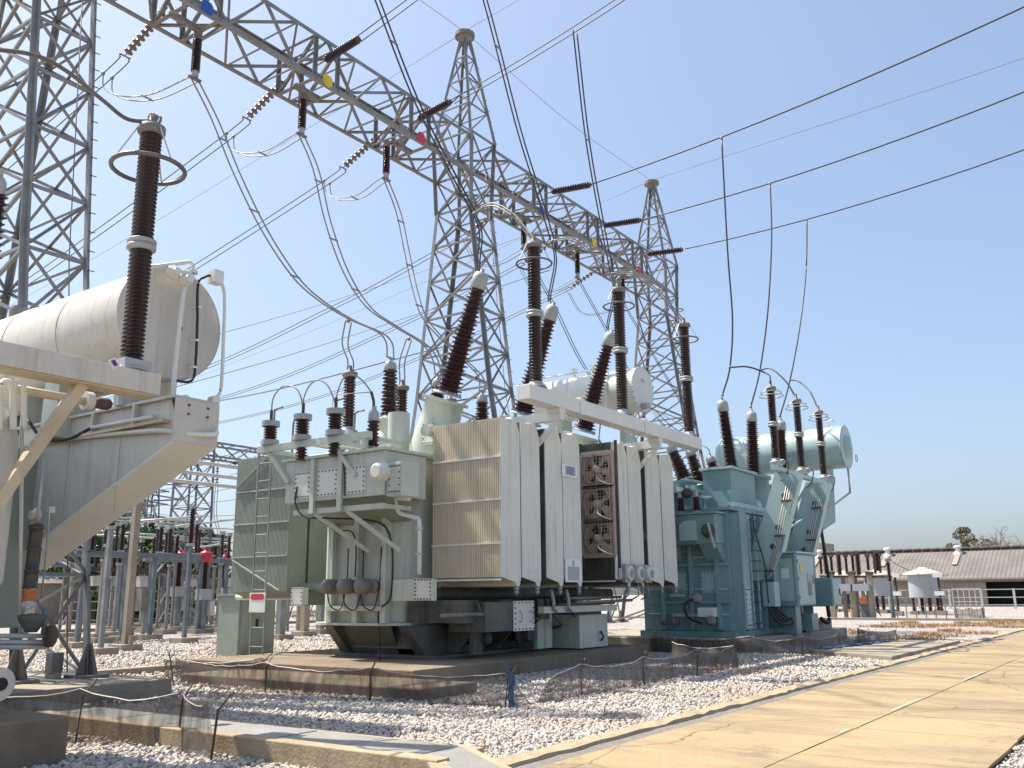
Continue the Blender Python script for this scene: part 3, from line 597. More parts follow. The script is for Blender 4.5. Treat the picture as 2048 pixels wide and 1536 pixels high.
for i, (x, pts) in enumerate(zip(PH2, ([(15.12, 16.06), (12.5, 16.1), (10.02, 16.38), (5, 16.95), (1.0, 17.51), (-14, 20.5)], [(15.04, 16.05), (12.5, 16.0), (9.78, 16.17), (5, 16.55), (1.5, 16.95), (-14, 19.7)], [(14.94, 16.06), (12.5, 15.98), (9.68, 16.11), (5, 16.42), (1.95, 16.76), (-14, 19.0)]))):
    over(x, pts, 'single overhead wire to the right edge, ' + ('uppermost of three', 'middle of three', 'lowest of three')[i], False, .026, 'single overhead wires on the right')
    rod_insulator((x, 16.65, 16.22), (x, 15.1, 16.06), 15, 'dark ribbed rod insulator on the far beam holding the ' + ('uppermost', 'middle', 'lowest')[i] + ' single wire', 'rod insulators on the road side of the beams', .125)
    hang_insulator(x + .15, 18.1, 15.44, 14.4, 'post insulator under the far beam near its ' + ('blue', 'yellow', 'red')[i] + ' plate', 'post insulators hanging under the beams')
    disc_string((x, 18.85, 16.25), (x, 20.7, 15.5), 9, 'string of discs behind the far beam near its ' + ('blue', 'yellow', 'red')[i] + ' plate', 'disc strings behind the far beam', seg=10)
    rear = [(x, 20.7, 15.48), (x, 28, 13.9), (x, 40, 12.2), (x, 62, 11.8)]
    conductor('twin conductor running off behind the far beam near its ' + ('blue', 'yellow', 'red')[i] + ' plate', twin(rear, (.13, 0, 0)), .016, 'wire', 'rear twin conductors')
    lp = [(x, 20.9, 15.4), (x, 20.2, 14.2), (x + .1, 19.2, 14.0), (x + .15, 18.1, 14.3)]
    conductor('slack jumper loop under the far beam near its ' + ('blue', 'yellow', 'red')[i] + ' plate', twin(lp, (.12, 0, 0)), .016, 'wire_light', 'jumper loops under the far beam')
    dp = [(x + .15, 18.1, 14.3), (x + .4, 17.0, 12.0), (x + .5, 15.5, 9.0), (27.6 + 1.6 * i, 13.2, 6.6)]
    conductor('thin twin dropper from the far beam ' + ('blue', 'yellow', 'red')[i] + ' phase down to the teal transformer', twin(dp, (.11, 0, 0)), .015, 'wire', 'twin droppers from the far beam')
# droppers from the overhead spans to the high-voltage bushings and arresters of the middle transformer
HVT = [Vector((16.3, 12.28, 9.12)), Vector((19.43, 12.28, 9.12)), Vector((22.6, 12.28, 9.12))]
ART = [Vector((15.85, 10.4, 9.25)), Vector((19.75, 10.4, 9.28)), Vector((23.72, 10.4, 9.3))]
DR = [[(11.85, 12.9, 16.95), (13.6, 13.18, 15.15), (14.8, 13.0, 13.09), (15.6, 12.55, 11.45), (16.12, 12.25, 10.45)],
      [(15.85, 12.3, 17.35), (16.6, 12.28, 16.54), (18.0, 12.26, 13.62), (18.8, 12.19, 12.06), (19.32, 12.07, 10.75)],
      [(19.85, 11.52, 17.1), (21.0, 11.87, 14.36), (22.0, 12.02, 12.11), (22.42, 11.98, 10.72)]]
for i in range(3):
    w_ = ('left', 'middle', 'right')[i]
    conductor('dark twin dropper from overhead to the ' + w_ + ' leaning bushing of the middle transformer', twin(DR[i], (.11, 0, 0)), .022, 'wire', 'dark twin droppers', spacers=(.35, .7), clamps=[DR[i][-1]])
    e = Vector(DR[i][-1])
    conductor('short drop lead onto the cap of the ' + w_ + ' leaning bushing', twin([e, dsc(e, HVT[i], .4) + V((.12, -.05, .1)), HVT[i] + V((.02, 0, .22)), HVT[i]], (.05, 0, 0)), .02, 'wire', 'bushing drop leads')
    a = ART[i]
    conductor('arched pale tube lead from dropper to the ' + w_ + ' tall arrester', twin([e, dsc(e, a, .3) + V((0, 0, .42)), dsc(e, a, .65) + V((0, 0, .40)), dsc(e, a, .9) + V((0, 0, .12)), a], (.05, .05, 0)), .021, 'aluminium', 'arched arrester leads', spacers=(.5,))
# droppers onto the teal transformer
BHT = [Vector((26.62, 10.5, 7.62)), Vector((28.93, 10.45, 7.62)), Vector((31.7, 10.4, 7.72))]
BAT = [Vector((26.15, 8.8, 7.62)), Vector((28.52, 8.8, 7.64)), Vector((30.85, 8.8, 7.64))]
DB = [[(26.75, 10.02, 16.33), (26.8, 10.09, 12.41), (26.8, 10.08, 10.04), (26.7, 10.23, 8.49), BHT[0]], [(30.7, 9.78, 16.14), (30.2, 9.73, 13.78), (29.6, 9.85, 11.05), (29.2, 10.14, 8.89), BHT[1]], [(34.65, 9.68, 16.08), (34.0, 9.7, 13.77), (33.0, 9.81, 11.32), (32.2, 10.1, 9.1), BHT[2]]]
for i in range(3):
    w_ = ('left', 'middle', 'right')[i]
    conductor('long slack single dropper from overhead wire to the ' + w_ + ' bushing of the teal transformer', [DB[i]], .028, 'wire', 'slack single droppers', clamps=[DB[i][0], BHT[i]])
s = Vector(DB[0][3]); p2 = P(1535, 748, 'y', 9.3); p3 = P(1592, 770, 'y', 9.0)
conductor('dark arc wire from left slack dropper to the first ringed arrester', [[s, dsc(s, p2, .5) + V((0, 0, .12)), p2 + V((0, 0, 0)), BAT[0] + V((.02, 0, .2)), BAT[0]]], .026, 'wire', 'arc wires above the teal transformer', clamps=[s])
s2 = Vector(DB[1][3])
conductor('dark arc wire from middle slack dropper to the second ringed arrester', [[s2, dsc(s2, BAT[1], .35) + V((0, 0, .35)), dsc(s2, BAT[1], .75) + V((0, 0, .3)), BAT[1]]], .026, 'wire', 'arc wires above the teal transformer')
s3 = Vector(DB[2][3])
conductor('dark arc wire from right slack dropper to the third ringed arrester', [[s3, dsc(s3, BAT[2], .35) + V((0, 0, .3)), dsc(s3, BAT[2], .75) + V((0, 0, .35)), BAT[2]]], .026, 'wire', 'arc wires above the teal transformer')
# thick lead of the cream transformer arrester
LA = Vector((6.18, 9.9, 7.62))
conductor('thick grey bus lead arching down to the big arrester at upper left', [[LA, P(255, 238, 'y', 9.9), P(205, 200, 'y', 9.9), P(130, 140, 'y', 9.9), P(60, 108, 'y', 9.9), P(-60, 95, 'y', 9.9)]], .026, 'ring_grey')
# shield wires
for lab, a, b in (('thin shield wire from the left tower to the middle tower top', (8.6, 18, 21.5), (23.1, 18, 21.45)), ('thin shield wire from the middle tower to the farthest tower top', (23.1, 18, 21.45), (38.1, 18, 21.45)),
                  ('thin shield wire from the middle tower toward the road side', (23.1, 18, 21.5), (23.5, -20, 27)), ('thin shield wire from the farthest tower to the right edge', (38.1, 18, 21.45), (38.6, -20, 24)),
                  ('thin shield wire from the middle tower off behind to the left', (23.1, 18, 21.45), (23.0, 62, 15.5)), ('thin shield wire from the farthest tower off behind', (38.1, 18, 21.45), (38, 62, 15.5))):
    a = Vector(a); b = Vector(b); conductor(lab, [[a, dsc(a, b, .5) - V((0, 0, .35)), b]], .008, 'wire', 'shield wires', cat='shield wire')
# lower lines far behind, crossing left of the middle transformer
for k, ((x0, y0), (x1, y1)) in enumerate((((440, 660), (1100, 455)), ((355, 765), (1100, 540)), ((400, 800), (900, 690)))):
    a = P(x0, y0, 'y', 62); b = P(x1, y1, 'y', 34); b = b if b.x > a.x else b
    a = a + (a - b) * .35
    conductor('distant line behind the middle transformer, ' + ('upper', 'middle', 'lower')[k] + ' one', twin([a, dsc(a, b, .5) - V((0, 0, .5)), b], (.10, 0, .06)), .02, 'wire', 'distant lines behind')
# ================================================================== TRANSFORMERS
def rrect(x0, x1, y0, y1, r, z, n=6):
    out = []
    for cx, cy, a0 in ((x1 - r, y0 + r, -90), (x1 - r, y1 - r, 0), (x0 + r, y1 - r, 90), (x0 + r, y0 + r, 180)):
        for k in range(n + 1): t = math.radians(a0 + 90 * k / n); out.append((cx + r * math.cos(t), cy + r * math.sin(t), z))
    return out
def rtank(name, mat, parent, x0, x1, y0, y1, z0, z1, r, bevel=0.0):
    m = MB(); n = len(rrect(0, 1, 0, 1, .1, 0)); a = rrect(x0, x1, y0, y1, r, z0); b = rrect(x0, x1, y0, y1, r, z1)
    m.add(a + b, [(i, (i + 1) % n, (i + 1) % n + n, i + n) for i in range(n)], True); m.add(a, [tuple(range(n))[::-1]]); m.add(b, [tuple(range(n))])
    return m.build(name, mat, parent, bevel=bevel)
def bolts(m, pts, axis, r=.018, t=.02):
    for p in pts: m.cyl(p, Vector(p) + Vector(axis) * t, r, 6)
    return m
def bolt_plate(parent, c, u, v, w, h, nrm, mat='white_plate', t=.02, nb=5, name='bolted_plate'):
    """square cover plate with a ring of bolts; u, v in-plane unit vectors"""
    c = Vector(c); u = Vector(u); v = Vector(v); nrm = Vector(nrm); m = MB().prism([c - u * w / 2 - v * h / 2, c + u * w / 2 - v * h / 2, c + u * w / 2 + v * h / 2, c - u * w / 2 + v * h / 2], nrm * t); o = m.build(name, mat, parent)
    b = MB(); e = .88; pts = []
    for k in range(nb):
        s = -1 + 2 * k / (nb - 1); pts += [c + u * w / 2 * e * s + v * h / 2 * e, c + u * w / 2 * e * s - v * h / 2 * e]
        if 0 < k < nb - 1: pts += [c + u * w / 2 * e + v * h / 2 * e * s, c - u * w / 2 * e + v * h / 2 * e * s]
    bolts(b, [p + nrm * t for p in pts], nrm, .016, .018).build('bolt_ring', 'rust_dark', o); return o
def radiator(parent, x0, x1, y0, y1, z0, z1, mat, pitch=.045, ties=(), tie_side=-1, fmat=None, plug=True):
    w = x1 - x0; c = .16; xm = x1 - .12
    out = [(x0, z0 + .10), (xm - .10, z0), (xm - .05, z0 - .07), (xm + .05, z0 - .07), (x1, z0 + .06), (x1, z1 - .26), (x1 - .06, z1 - .14), (xm, z1 - .02), (xm - .12, z1 + .03), (xm - .22, z1), (x0, z1 - .01)]
    n = max(3, int((y1 - y0) / pitch)); m = MB()
    for k in range(1, n + 1):
        y = y0 + (y1 - y0) * k / n; m.prism([(a, y, b) for a, b in out], (0, -.030, 0))
    root = m.build('radiator', fmat or mat, parent)
    MB().prism([(a, y0 + .012, b) for a, b in out], (0, -.024, 0)).build('end_panel', 'paint_panel' if mat == 'paint_grey_plain' else mat, root, bevel=.006)
    hm = 'paint_grey_plain' if 'teal' not in mat else 'paint_teal'
    MB().cyl((xm - .12, y0 - .02, z1 - .02), (xm - .12, y1 + .3, z1 - .02), .085, 12).build('header_pipe', hm, root); MB().cyl((xm, y0 - .02, z0 - .02), (xm, y1 + .3, z0 - .02), .07, 12).build('header_pipe', hm, root)
    tm = MB()
    for z in ties: tm.box(x0 - .025, x0 + .0, y0 - .005, y1 + .005, z - .018, z + .018)
    if ties: tm.build('tie_bar', 'white_plate' if 'green' not in mat else 'metal_cap', root)
    if plug: MB().lathe((xm, y0 + .02, z0 - .06), (xm, y0 + .02, z0 - .3), [(0, .03), (.05, .03), (.051, .055), (.09, .055), (.091, .03), (.12, .03), (.121, .05), (.16, .05), (.161, .025), (.2, .02)], 8).build('drain_plug', 'metal_cap', root)
    return root
def hv_bushing(parent, p, q, rs, n, capl=.36, capr=.17, taper=.38, mat='porcelain_red', seg=22, name='bushing'):
    p = Vector(p); q = Vector(q); d = (q - p).normalized(); b = insul(name, p, q, rs * .66, rs, n, parent, mat, seg, taper, .12)
    MB().lathe(q - d * .02, q + d, [(0, capr * .9), (.03, capr * 1.05), (capl * .75, capr), (capl, capr * .75), (capl + .02, .05), (capl + .10, .05)], 16).build('cap', 'metal_cap', b)
    f = MB().lathe(p - d * .10, p, [(0, rs * 1.05), (.05, rs * 1.05), (.051, rs * .8), (.1, rs * .72)], 20)
    _, u, v = frame(d)
    for k in range(10):
        t = k * .628; c = p - d * .05 + (u * math.cos(t) + v * math.sin(t)) * rs * .93; f.cyl(c, c + d * .05, .022, 6)
    f.build('flange', 'metal_cap', b); return b
def arrester(parent, base, ztop, r, units=2, ring=.38, n=17, mat='porcelain', ring_z=.82, seg=18, rings=1, rt=.022, lean=(0, 0)):
    x, y, z = base; L = ztop - z; t = Vector((x + lean[0], y + lean[1], ztop)); b0 = Vector(base); d = (t - b0).normalized(); u0 = .12; ul = (L - .3 - .16 * (units - 1)) / units; first = None
    root = MB().lathe(b0, t, [(0, r * 1.5), (.03, r * 1.5), (.031, r * 1.0), (.12, r * .95)], 14).build('arrester', 'metal_cap', parent, origin=b0)
    for k in range(units):
        p = b0 + d * u0; q = p + d * ul; insul('porcelain', p, q, r * .74, r, n, root, mat, seg); u0 += ul
        if k < units - 1: MB().lathe(b0 + d * u0, t, [(0, r * .95), (.02, r * 1.28), (.07, r * 1.28), (.075, r * 1.1), (.09, r * 1.1), (.095, r * 1.28), (.14, r * 1.28), (.16, r * .95)], 14).build('joint_flange', 'metal_cap', root); u0 += .16
    MB().lathe(b0 + d * u0, t, [(0, r * .95), (.03, r * 1.25), (.12, r * 1.25), (.14, r * .4), (.30, r * .3)], 14).build('top_cap', 'galv_warm', root)
    e = b0 + d * u0
    for k in range(rings):
        c = b0 + d * (L * (ring_z - .045 * k)); rr = ring * (1 if k == 0 else 1.15) if rings > 1 else ring
        MB().torus(c, d, rr, rt, 36, 8).build('grading_ring', 'ring_grey' if rings == 1 else 'metal_cap', root)
        if k == 0:
            s = MB()
            for j in range(3):
                t_ = .6 + j * 2.094; u = Vector((math.cos(t_), math.sin(t_), 0)); s.bar(e + u * r * 1.2 + d * .08, c + u * rr, .035 if j == 1 else .018, .012)
            s.build('ring_strut', 'bus_white', root)
    return root
def conservator(parent, x, y0, y1, z, r, mat, dmat, seg=48):
    m = MB().lathe((x, y0, z), (x, y1, z), [(0, r * .995), (y1 - y0 - .02, r * .995), (y1 - y0 + .10, r * .85), (y1 - y0 + .16, r * .4)], seg); o = m.build('conservator', mat, parent)
    MB().lathe((x, y0 - .03, z), (x, y0 + .03, z), [(0, r * .98), (.012, r * 1.035), (.045, r * 1.035), (.06, r)], seg).build('end_disc', dmat, o)
    
    for t in (.33, .66, .975): MB().torus((x, y0 + (y1 - y0) * t, z), (0, 1, 0), r * .996, .009, seg, 6).build('weld_seam', mat, o)
    return o
# ---------------------------------------------------------------- the middle transformer
T = empty('power_transformer', (18.2, 14.4, .33), 'large pale green-grey power transformer with ribbed radiators in the middle', 'transformer', 'power transformers')
m = MB().prism([(14.35, 12.6, 1.0), (14.95, 12.6, .36), (22.0, 12.6, .36), (22.5, 12.6, 1.0)], (0, .25, 0)).prism([(14.35, 14.75, 1.0), (14.95, 14.75, .36), (22.0, 14.75, .36), (22.5, 14.75, 1.0)], (0, .25, 0)).box(14.9, 22.0, 12.86, 14.74, .52, .98).box(14.9, 22.1, 12.35, 15.2, .335, .40)
bf = m.build('base_frame', 'paint_grime_shade', T)  # dirt plus the shade under the tank, both in the paint
for x in (15.6, 17.0): MB().prism([(x, 12.58, 1.0), (x, 11.75, 1.0), (x, 12.3, .42), (x, 12.58, .42)], (.06, 0, 0)).build('gusset', 'paint_grime_shade', bf)
MB().prism([(14.62, 13.3, 1.0), (14.62, 14.9, 1.0), (15.0, 14.7, .40), (15.0, 13.4, .40)], (.03, 0, 0)).build('end_web', 'paint_grime_shade', bf)
tk = rtank('tank', 'paint_grey', T, 14.4, 22.5, 12.95, 15.4, 1.06, 4.52, .62)
rtank('bottom_flange', 'paint_grey', tk, 14.25, 22.65, 12.8, 15.55, 1.0, 1.055, .66); rtank('cover', 'paint_grey', tk, 14.25, 22.65, 12.8, 15.55, 4.525, 4.62, .66)
for y in (13.19, 13.99, 14.75): MB().box(14.24, 14.41, y - .07, y + .07, 1.06, 3.55).build('stiffener', 'paint_grey', tk)
MB().box(14.2, 14.4, 13.2, 14.8, 1.30, 1.40).build('stiffener', 'paint_grey', tk)
for x in np.arange(15.6, 22.3, .95): MB().box(x - .05, x + .05, 12.80, 12.96, 1.06, 4.4).build('stiffener', 'paint_grey', tk)
# terminal box on the near end
tb = box('terminal_box', 'paint_grey', T, 13.42, 14.7, 12.45, 15.35, 3.56, 4.46, bevel=.015)
MB().box(13.34, 14.78, 12.37, 15.43, 4.463, 4.52).build('lid', 'paint_grey', tb)
bm = bolts(MB(), [(13.39, y, 4.49) for y in np.arange(12.45, 15.4, .13)], (-.04, 0, 0), .014, .5); bm.build('bolt_row', 'rust_dark', tb)
for y, w_ in ((14.80, .46), (14.04, .58), (13.25, .58)): bolt_plate(tb, (13.42, y, 3.92), (0, 1, 0), (0, 0, 1), w_, .56, (-1, 0, 0), 'paint_white', .025, 6)
for y in (14.47, 13.66): MB().box(13.36, 13.42, y - .06, y + .06, 3.3, 4.46).build('rib', 'paint_grey', tb)
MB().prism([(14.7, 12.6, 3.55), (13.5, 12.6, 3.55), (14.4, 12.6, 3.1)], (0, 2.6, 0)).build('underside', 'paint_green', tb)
sb = box('side_box', 'paint_grey', T, 13.45, 13.98, 12.02, 12.43, 3.52, 4.2, bevel=.02)
MB().lathe((13.46, 12.52, 4.02), (13.2, 12.52, 4.02), [(0, .21), (.05, .21), (.051, .17), (.2, .17), (.24, .12)], 20).build('round_cover', 'paint_white', sb)
bolt_plate(sb, (13.45, 12.2, 3.86), (0, 1, 0), (0, 0, 1), .3, .58, (-1, 0, 0), 'paint_grey', .02, 5)
for a, b in (((13.45, 14.45, 3.30), (14.25, 13.6, 2.5)), ((13.45, 13.5, 3.30), (14.25, 12.75, 2.5))):
    MB().bar(a, b, .09).build('strut', 'paint_grey', tb)
MB().bar((13.5, 15.1, 3.35), (13.5, 12.5, 3.35), .11).build('strut', 'paint_grey', tb); MB().bar((13.5, 12.55, 3.35), (14.3, 12.55, 3.35), .09).build('strut', 'paint_grey', tb)
# frame and small arresters above the terminal box
fr = MB().bar((13.35, 12.8, 4.80), (13.35, 16.2, 4.80), .12, .14).build('arrester_frame', 'paint_grey', T)
for y in (12.95, 13.9, 15.9):
    MB().bar((13.35, y, 4.76), (14.5, y, 4.76), .09).build('arm', 'paint_grey', fr)
for y0, y1 in ((13.9, 13.2), (15.9, 15.2)): MB().bar((13.38, y0, 4.72), (13.38, y1, 4.0), .09).build('strut', 'paint_grey', fr)
MB().bar((13.35, 12.95, 4.52), (13.35, 12.95, 4.76), .1).build('post', 'paint_grey', fr)
for i, (y, z0, z1) in enumerate(((15.85, 4.88, 5.33), (14.82, 4.88, 5.36), (13.82, 4.88, 5.36))):
    a = insul('small_arrester', (13.35, y, z0 + .10), (13.35, y, z1 - .02), .115, .155, 6, T, 'porcelain_red', 18)
    MB().cyl((13.35, y, z0), (13.35, y, z0 + .11), .20, 20).build('base_disc', 'metal_cap', a); MB().cyl((13.35, y, z1 - .03), (13.35, y, z1 + .09), .20, 20).build('cap_disc', 'metal_cap', a)
    MB().cyl((13.35, y, z1 + .09), (13.35, y, z1 + .34), .035, 8).build('stud', 'rust_dark', a)
    if i: insul('lower_sheds', (13.35, y, 4.45), (13.35, y, 4.72), .09, .13, 4, a, 'porcelain_red', 14)
a = hv_bushing(T, (13.6, 12.98, 4.6), (13.6, 12.96, 5.15), .155, 7, .22, .11, .15, seg=18)
MB().tube([(13.6, 12.96, 5.35), (13.6, 12.97, 5.55), (13.5, 12.95, 5.74)], .03, 8).build('stud', 'rust_dark', a)
for i, pts in enumerate(([(15.86, 5.5), (15.84, 5.92), (15.63, 6.14), (15.39, 6.18), (15.1, 6.08), (14.93, 5.87), (14.84, 5.6)], [(14.84, 5.62), (14.82, 5.85), (14.64, 6.1), (14.38, 6.16), (14.1, 6.0), (13.93, 5.73), (13.85, 5.55)], [(13.84, 5.55), (13.80, 5.80), (13.65, 6.08), (13.40, 6.14), (13.12, 6.0), (12.98, 5.78), (12.95, 5.68)])):
    MB().tube(spline([(13.36 + (.12 if i == 2 and k > 4 else 0), y, z) for k, (y, z) in enumerate(pts)], 6), .017, 6).build('arc_lead', 'aluminium', T)
for x, y, h in ((13.9, 16.4, 1.15), (13.9, 14.4, 1.1), (14.4, 16.3, .95), (14.4, 14.3, .9)):
    MB().tube(spline([(x, y, 4.7), (x, y, 4.7 + h - .12), (x, y - .06, 4.7 + h), (x, y - .28, 4.7 + h + .02)], 5), .026, 8).build('handrail', 'galv', T)
# low-voltage bushings with turrets, rear arresters
for i, b in enumerate(LVB):
    MB().lathe((b.x, b.y, 4.6), (b.x, b.y, 6), [(0, .42), (1.15, .40), (1.151, .48), (1.22, .48), (1.26, .3)], 24).build('turret', 'paint_grey', T)
    hv_bushing(T, (b.x, b.y, 5.95), (b.x, b.y, b.z - .30), .24, 13, .22, .15, .25)
for x in (15.9, 17.85, 19.9):
    MB().box(x - .22, x + .22, 15.78, 16.22, 4.6, 5.55).build('pedestal', 'paint_grey', T); MB().box(x - .16, x + .16, 15.3, 16.3, 4.46, 4.597).build('pedestal_arm', 'paint_grey', T)
    arrester(T, (x, 16.0, 5.555), 7.12, .155, 1, .2, 17, 'porcelain_red', rings=0)
MB().cyl((14.5, 13.9, 4.95), (16.3, 15.2, 5.05), .10, 12).build('oil_pipe', 'paint_white', T); MB().tube(spline([(14.5, 13.9, 4.95), (14.3, 13.5, 5.0), (14.25, 13.3, 4.8), (14.25, 13.3, 4.55)], 4), .10, 10).build('oil_pipe', 'paint_white', T)
MB().cyl((14.7, 13.25, 4.6), (14.7, 13.25, 5.5), .24, 20).build('turret', 'paint_grey', T); MB().box(14.4, 20.5, 15.5, 15.7, 4.98, 5.1).build('cable_tray', 'paint_grey', T)
MB().tube([(14.35, 15.0, 4.62), (14.35, 15.0, 5.35), (14.4, 15.0, 6.1), (15.2, 14.6, 6.25)], .012, 6).build('conduit', 'wire_light', T)
# leaning turrets and high-voltage bushings
for i, b in enumerate(HVT):
    base = Vector((b.x, 13.98, 3.95)); top = Vector((b.x, 13.22, 6.12)); d = (top - base).normalized()
    tu = MB().lathe(base, top, [(0, .74), (.06, .74), (.061, .60), (.3, .60), (1.7, .48), (2.18, .46), (2.181, .56), (2.26, .56)], 32).build('leaning_turret', 'paint_grey', T)
    bb = MB()
    for k in range(20):
        t = k * math.pi / 10; _, u, v = frame(d); c = base + d * .065 + (u * math.cos(t) + v * math.sin(t)) * .69; bb.cyl(c, c + d * .03, .02, 6)
    bb.build('bolt_ring', 'rust_dark', tu)
    hv_bushing(T, top + d * .17, b - V((0, -.02, .48)), .335, 25, .40, .185, .42, seg=26)
bolt_plate(T, (15.75, 13.3, 5.2), (0, .6, .0), (0, 0, 1), .5, .5, (-.9, -.4, 0), 'paint_white', .02, 5)
# radiators: two banks on the road side, one bank behind
TIES = (2.62, 3.5, 4.38, 1.9)
for k, (x0, x1) in enumerate(((15.09, 15.78), (15.82, 16.54), (16.76, 17.45), (17.48, 18.25), (19.82, 20.61), (20.64, 21.36), (21.62, 22.47), (22.53, 23.32))):
    radiator(T, x0, x1, 10.8, 12.58, 1.85, 5.2 if k < 4 else 5.30, 'paint_grey_plain', ties=TIES if k in (0, 4) else (), fmat='fin_tan' if k == 0 else 'paint_grime_shade')  # fins past the first radiator painted dark for the shade between them
for x0, x1 in ((14.84, 15.42), (15.50, 16.22), (16.30, 17.0), (17.1, 17.8)): radiator(T, x0, x1, 16.8, 18.8, 1.62, 5.0, 'paint_green', ties=(2.55, 3.35, 4.15) if x0 < 15 else (), plug=False)
MB().bar((14.80, 18.75, 4.25), (14.80, 17.7, 4.9), .05, .02).build('tie_bar', 'metal_cap', T); MB().bar((14.80, 18.75, 2.5), (14.80, 17.0, 1.75), .05, .02).build('tie_bar', 'metal_cap', T)
MB().box(14.9, 19, 16.5, 16.72, 1.4, 1.62).build('radiator_support', 'paint_green', T); bolt_plate(T, (14.85, 16.4, 1.6), (0, 1, 0), (0, 0, 1), .38, .42, (-1, 0, 0), 'paint_white', .03, 5)
MB().box(14.86, 14.99, 16.2, 16.6, 1.42, 1.8).build('flange_box', 'paint_grey', T)
for z in (1.62, 5.12):
    MB().cyl((15.0, 12.75, z), (23.0, 12.75, z), .13, 16).build('header_main', 'paint_grime_shade' if z < 2 else 'paint_grey', T)  # lower header also carries the shade under the radiators in its paint
for x, z in ((15.3, 1.8), (15.3, 4.85), (16.6, 4.85)): MB().cyl((x, 15.3, z), (x, 16.9, z), .12, 14).build('cross_header', 'paint_green', T)
# dark gap pipes between radiator pairs
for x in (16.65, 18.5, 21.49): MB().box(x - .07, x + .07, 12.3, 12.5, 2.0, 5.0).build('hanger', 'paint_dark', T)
# cooling fans
for z in (4.60, 3.75, 2.92):
    fx, fy = 19.66, 11.12; f = MB()
    s = .44
    for a, b in (((-s, -s), (s, -s)), ((s, -s), (s, s)), ((s, s), (-s, s)), ((-s, s), (-s, -s))):
        f.bar((fx, fy + a[0], z + a[1] * .93), (fx, fy + b[0], z + b[1] * .93), .05, .12)
    n = 40; ring = []
    for k in range(n):
        t = 2 * math.pi * k / n; c, s_ = math.cos(t), math.sin(t); q = s / max(abs(c), abs(s_)); ring += [(fx + .02, fy + .37 * c, z + .37 * s_), (fx + .02, fy + q * c, z + q * .93 * s_)]
    f.add(ring, [(2 * k, 2 * ((k + 1) % n), 2 * ((k + 1) % n) + 1, 2 * k + 1) for k in range(n)])
    fo = f.build('fan', 'rusty_fan', T)
    MB().lathe((fx - .1, fy, z), (fx + .14, fy, z), [(0, .375), (.24, .36)], 32, False).build('shroud', 'rusty_fan', fo)
    bl = MB()
    for k in range(5):
        t = k * 1.2566 + z; u = Vector((0, math.cos(t), math.sin(t))); v = Vector((0, -math.sin(t), math.cos(t)))
        c0 = Vector((fx + .03, fy, z)); bl.add([c0 + u * .07 - v * .05 + V((.03, 0, 0)), c0 + u * .34 - v * .12 + V((.05, 0, 0)), c0 + u * .35 + v * .11 - V((.05, 0, 0)), c0 + u * .07 + v * .05 - V((.03, 0, 0))], [(0, 1, 2, 3), (3, 2, 1, 0)])
    bl.build('blades', 'rusty_fan', fo); MB().cyl((fx + .13, fy, z), (fx + .145, fy, z), .40, 24).build('shade_disc', 'dark_interior', fo)  # dark disc added behind the blades to paint in the shade there
    MB().lathe((fx - .17, fy, z), (fx + .1, fy, z), [(0, .05), (.03, .09), (.2, .10), (.27, .08)], 16).build('motor', 'rusty_fan', fo)
    g = MB()
    for k in range(-5, 6):
        e = .43; g.bar((fx - .19, fy + k * .086, z - e * .93), (fx - .19, fy + k * .086, z + e * .93), .005); g.bar((fx - .19, fy - e, z + k * .08), (fx - .19, fy + e, z + k * .08), .005)
        if k % 2: g.bar((fx - .19, fy + .43, z + k * .08), (fx + .1, fy + .43, z + k * .08), .005)
    g.build('guard', 'bus_white', fo)
    MB().tube(spline([(fx - .12, fy - .05, z - .1), (fx - .2, fy - .1, z - .25), (fx - .2, fy - .3, z - .36), (fx - .1, fy - .42, z - .40)], 5), .016, 6).build('cable', 'bus_white', fo)
for y in (10.62, 11.62): MB().bar((19.72, y, 2.2), (19.72, y, 5.3), .06).build('fan_rail', 'paint_dark', T)
# arrester beam with three tall arresters
ab = MB().box(15.36, 17.42, 10.22, 10.58, 5.56, 5.88).box(17.43, 20.60, 10.22, 10.58, 5.56, 5.89).box(20.61, 24.15, 10.22, 10.58, 5.56, 5.90).build('arrester_beam', 'paint_white', T, bevel=.012)
for x in (17.425, 20.605): MB().box(x - .05, x + .05, 10.19, 10.61, 5.53, 5.93).build('splice_band', 'paint_white', ab)
for x in (16.65, 21.5):
    MB().box(x - .07, x + .07, 10.25, 12.9, 5.30, 5.50).build('arm', 'paint_white', ab); MB().bar((x, 11.5, 4.30), (x, 10.35, 5.32), .10).build('strut', 'paint_white', ab)
    MB().box(x - .12, x + .12, 10.24, 10.56, 5.46, 5.559).build('saddle', 'paint_white', ab)
for i, a in enumerate(ART):
    o = arrester(T, (a.x, 10.4, 5.92 if i else 5.90), a.z - .02, .150, 2, .39, 21, 'porcelain', .84)
    MB().box(a.x - .2, a.x + .2, 10.24, 10.56, 5.885, 5.935).build('foot', 'metal_cap', o)
MB().tube(spline([(18.6, 10.4, 5.5), (18.9, 10.6, 5.36), (19.6, 11, 5.32), (20.6, 11.4, 5.30)], 5), .015, 6).build('conduit', 'paint_green', T)
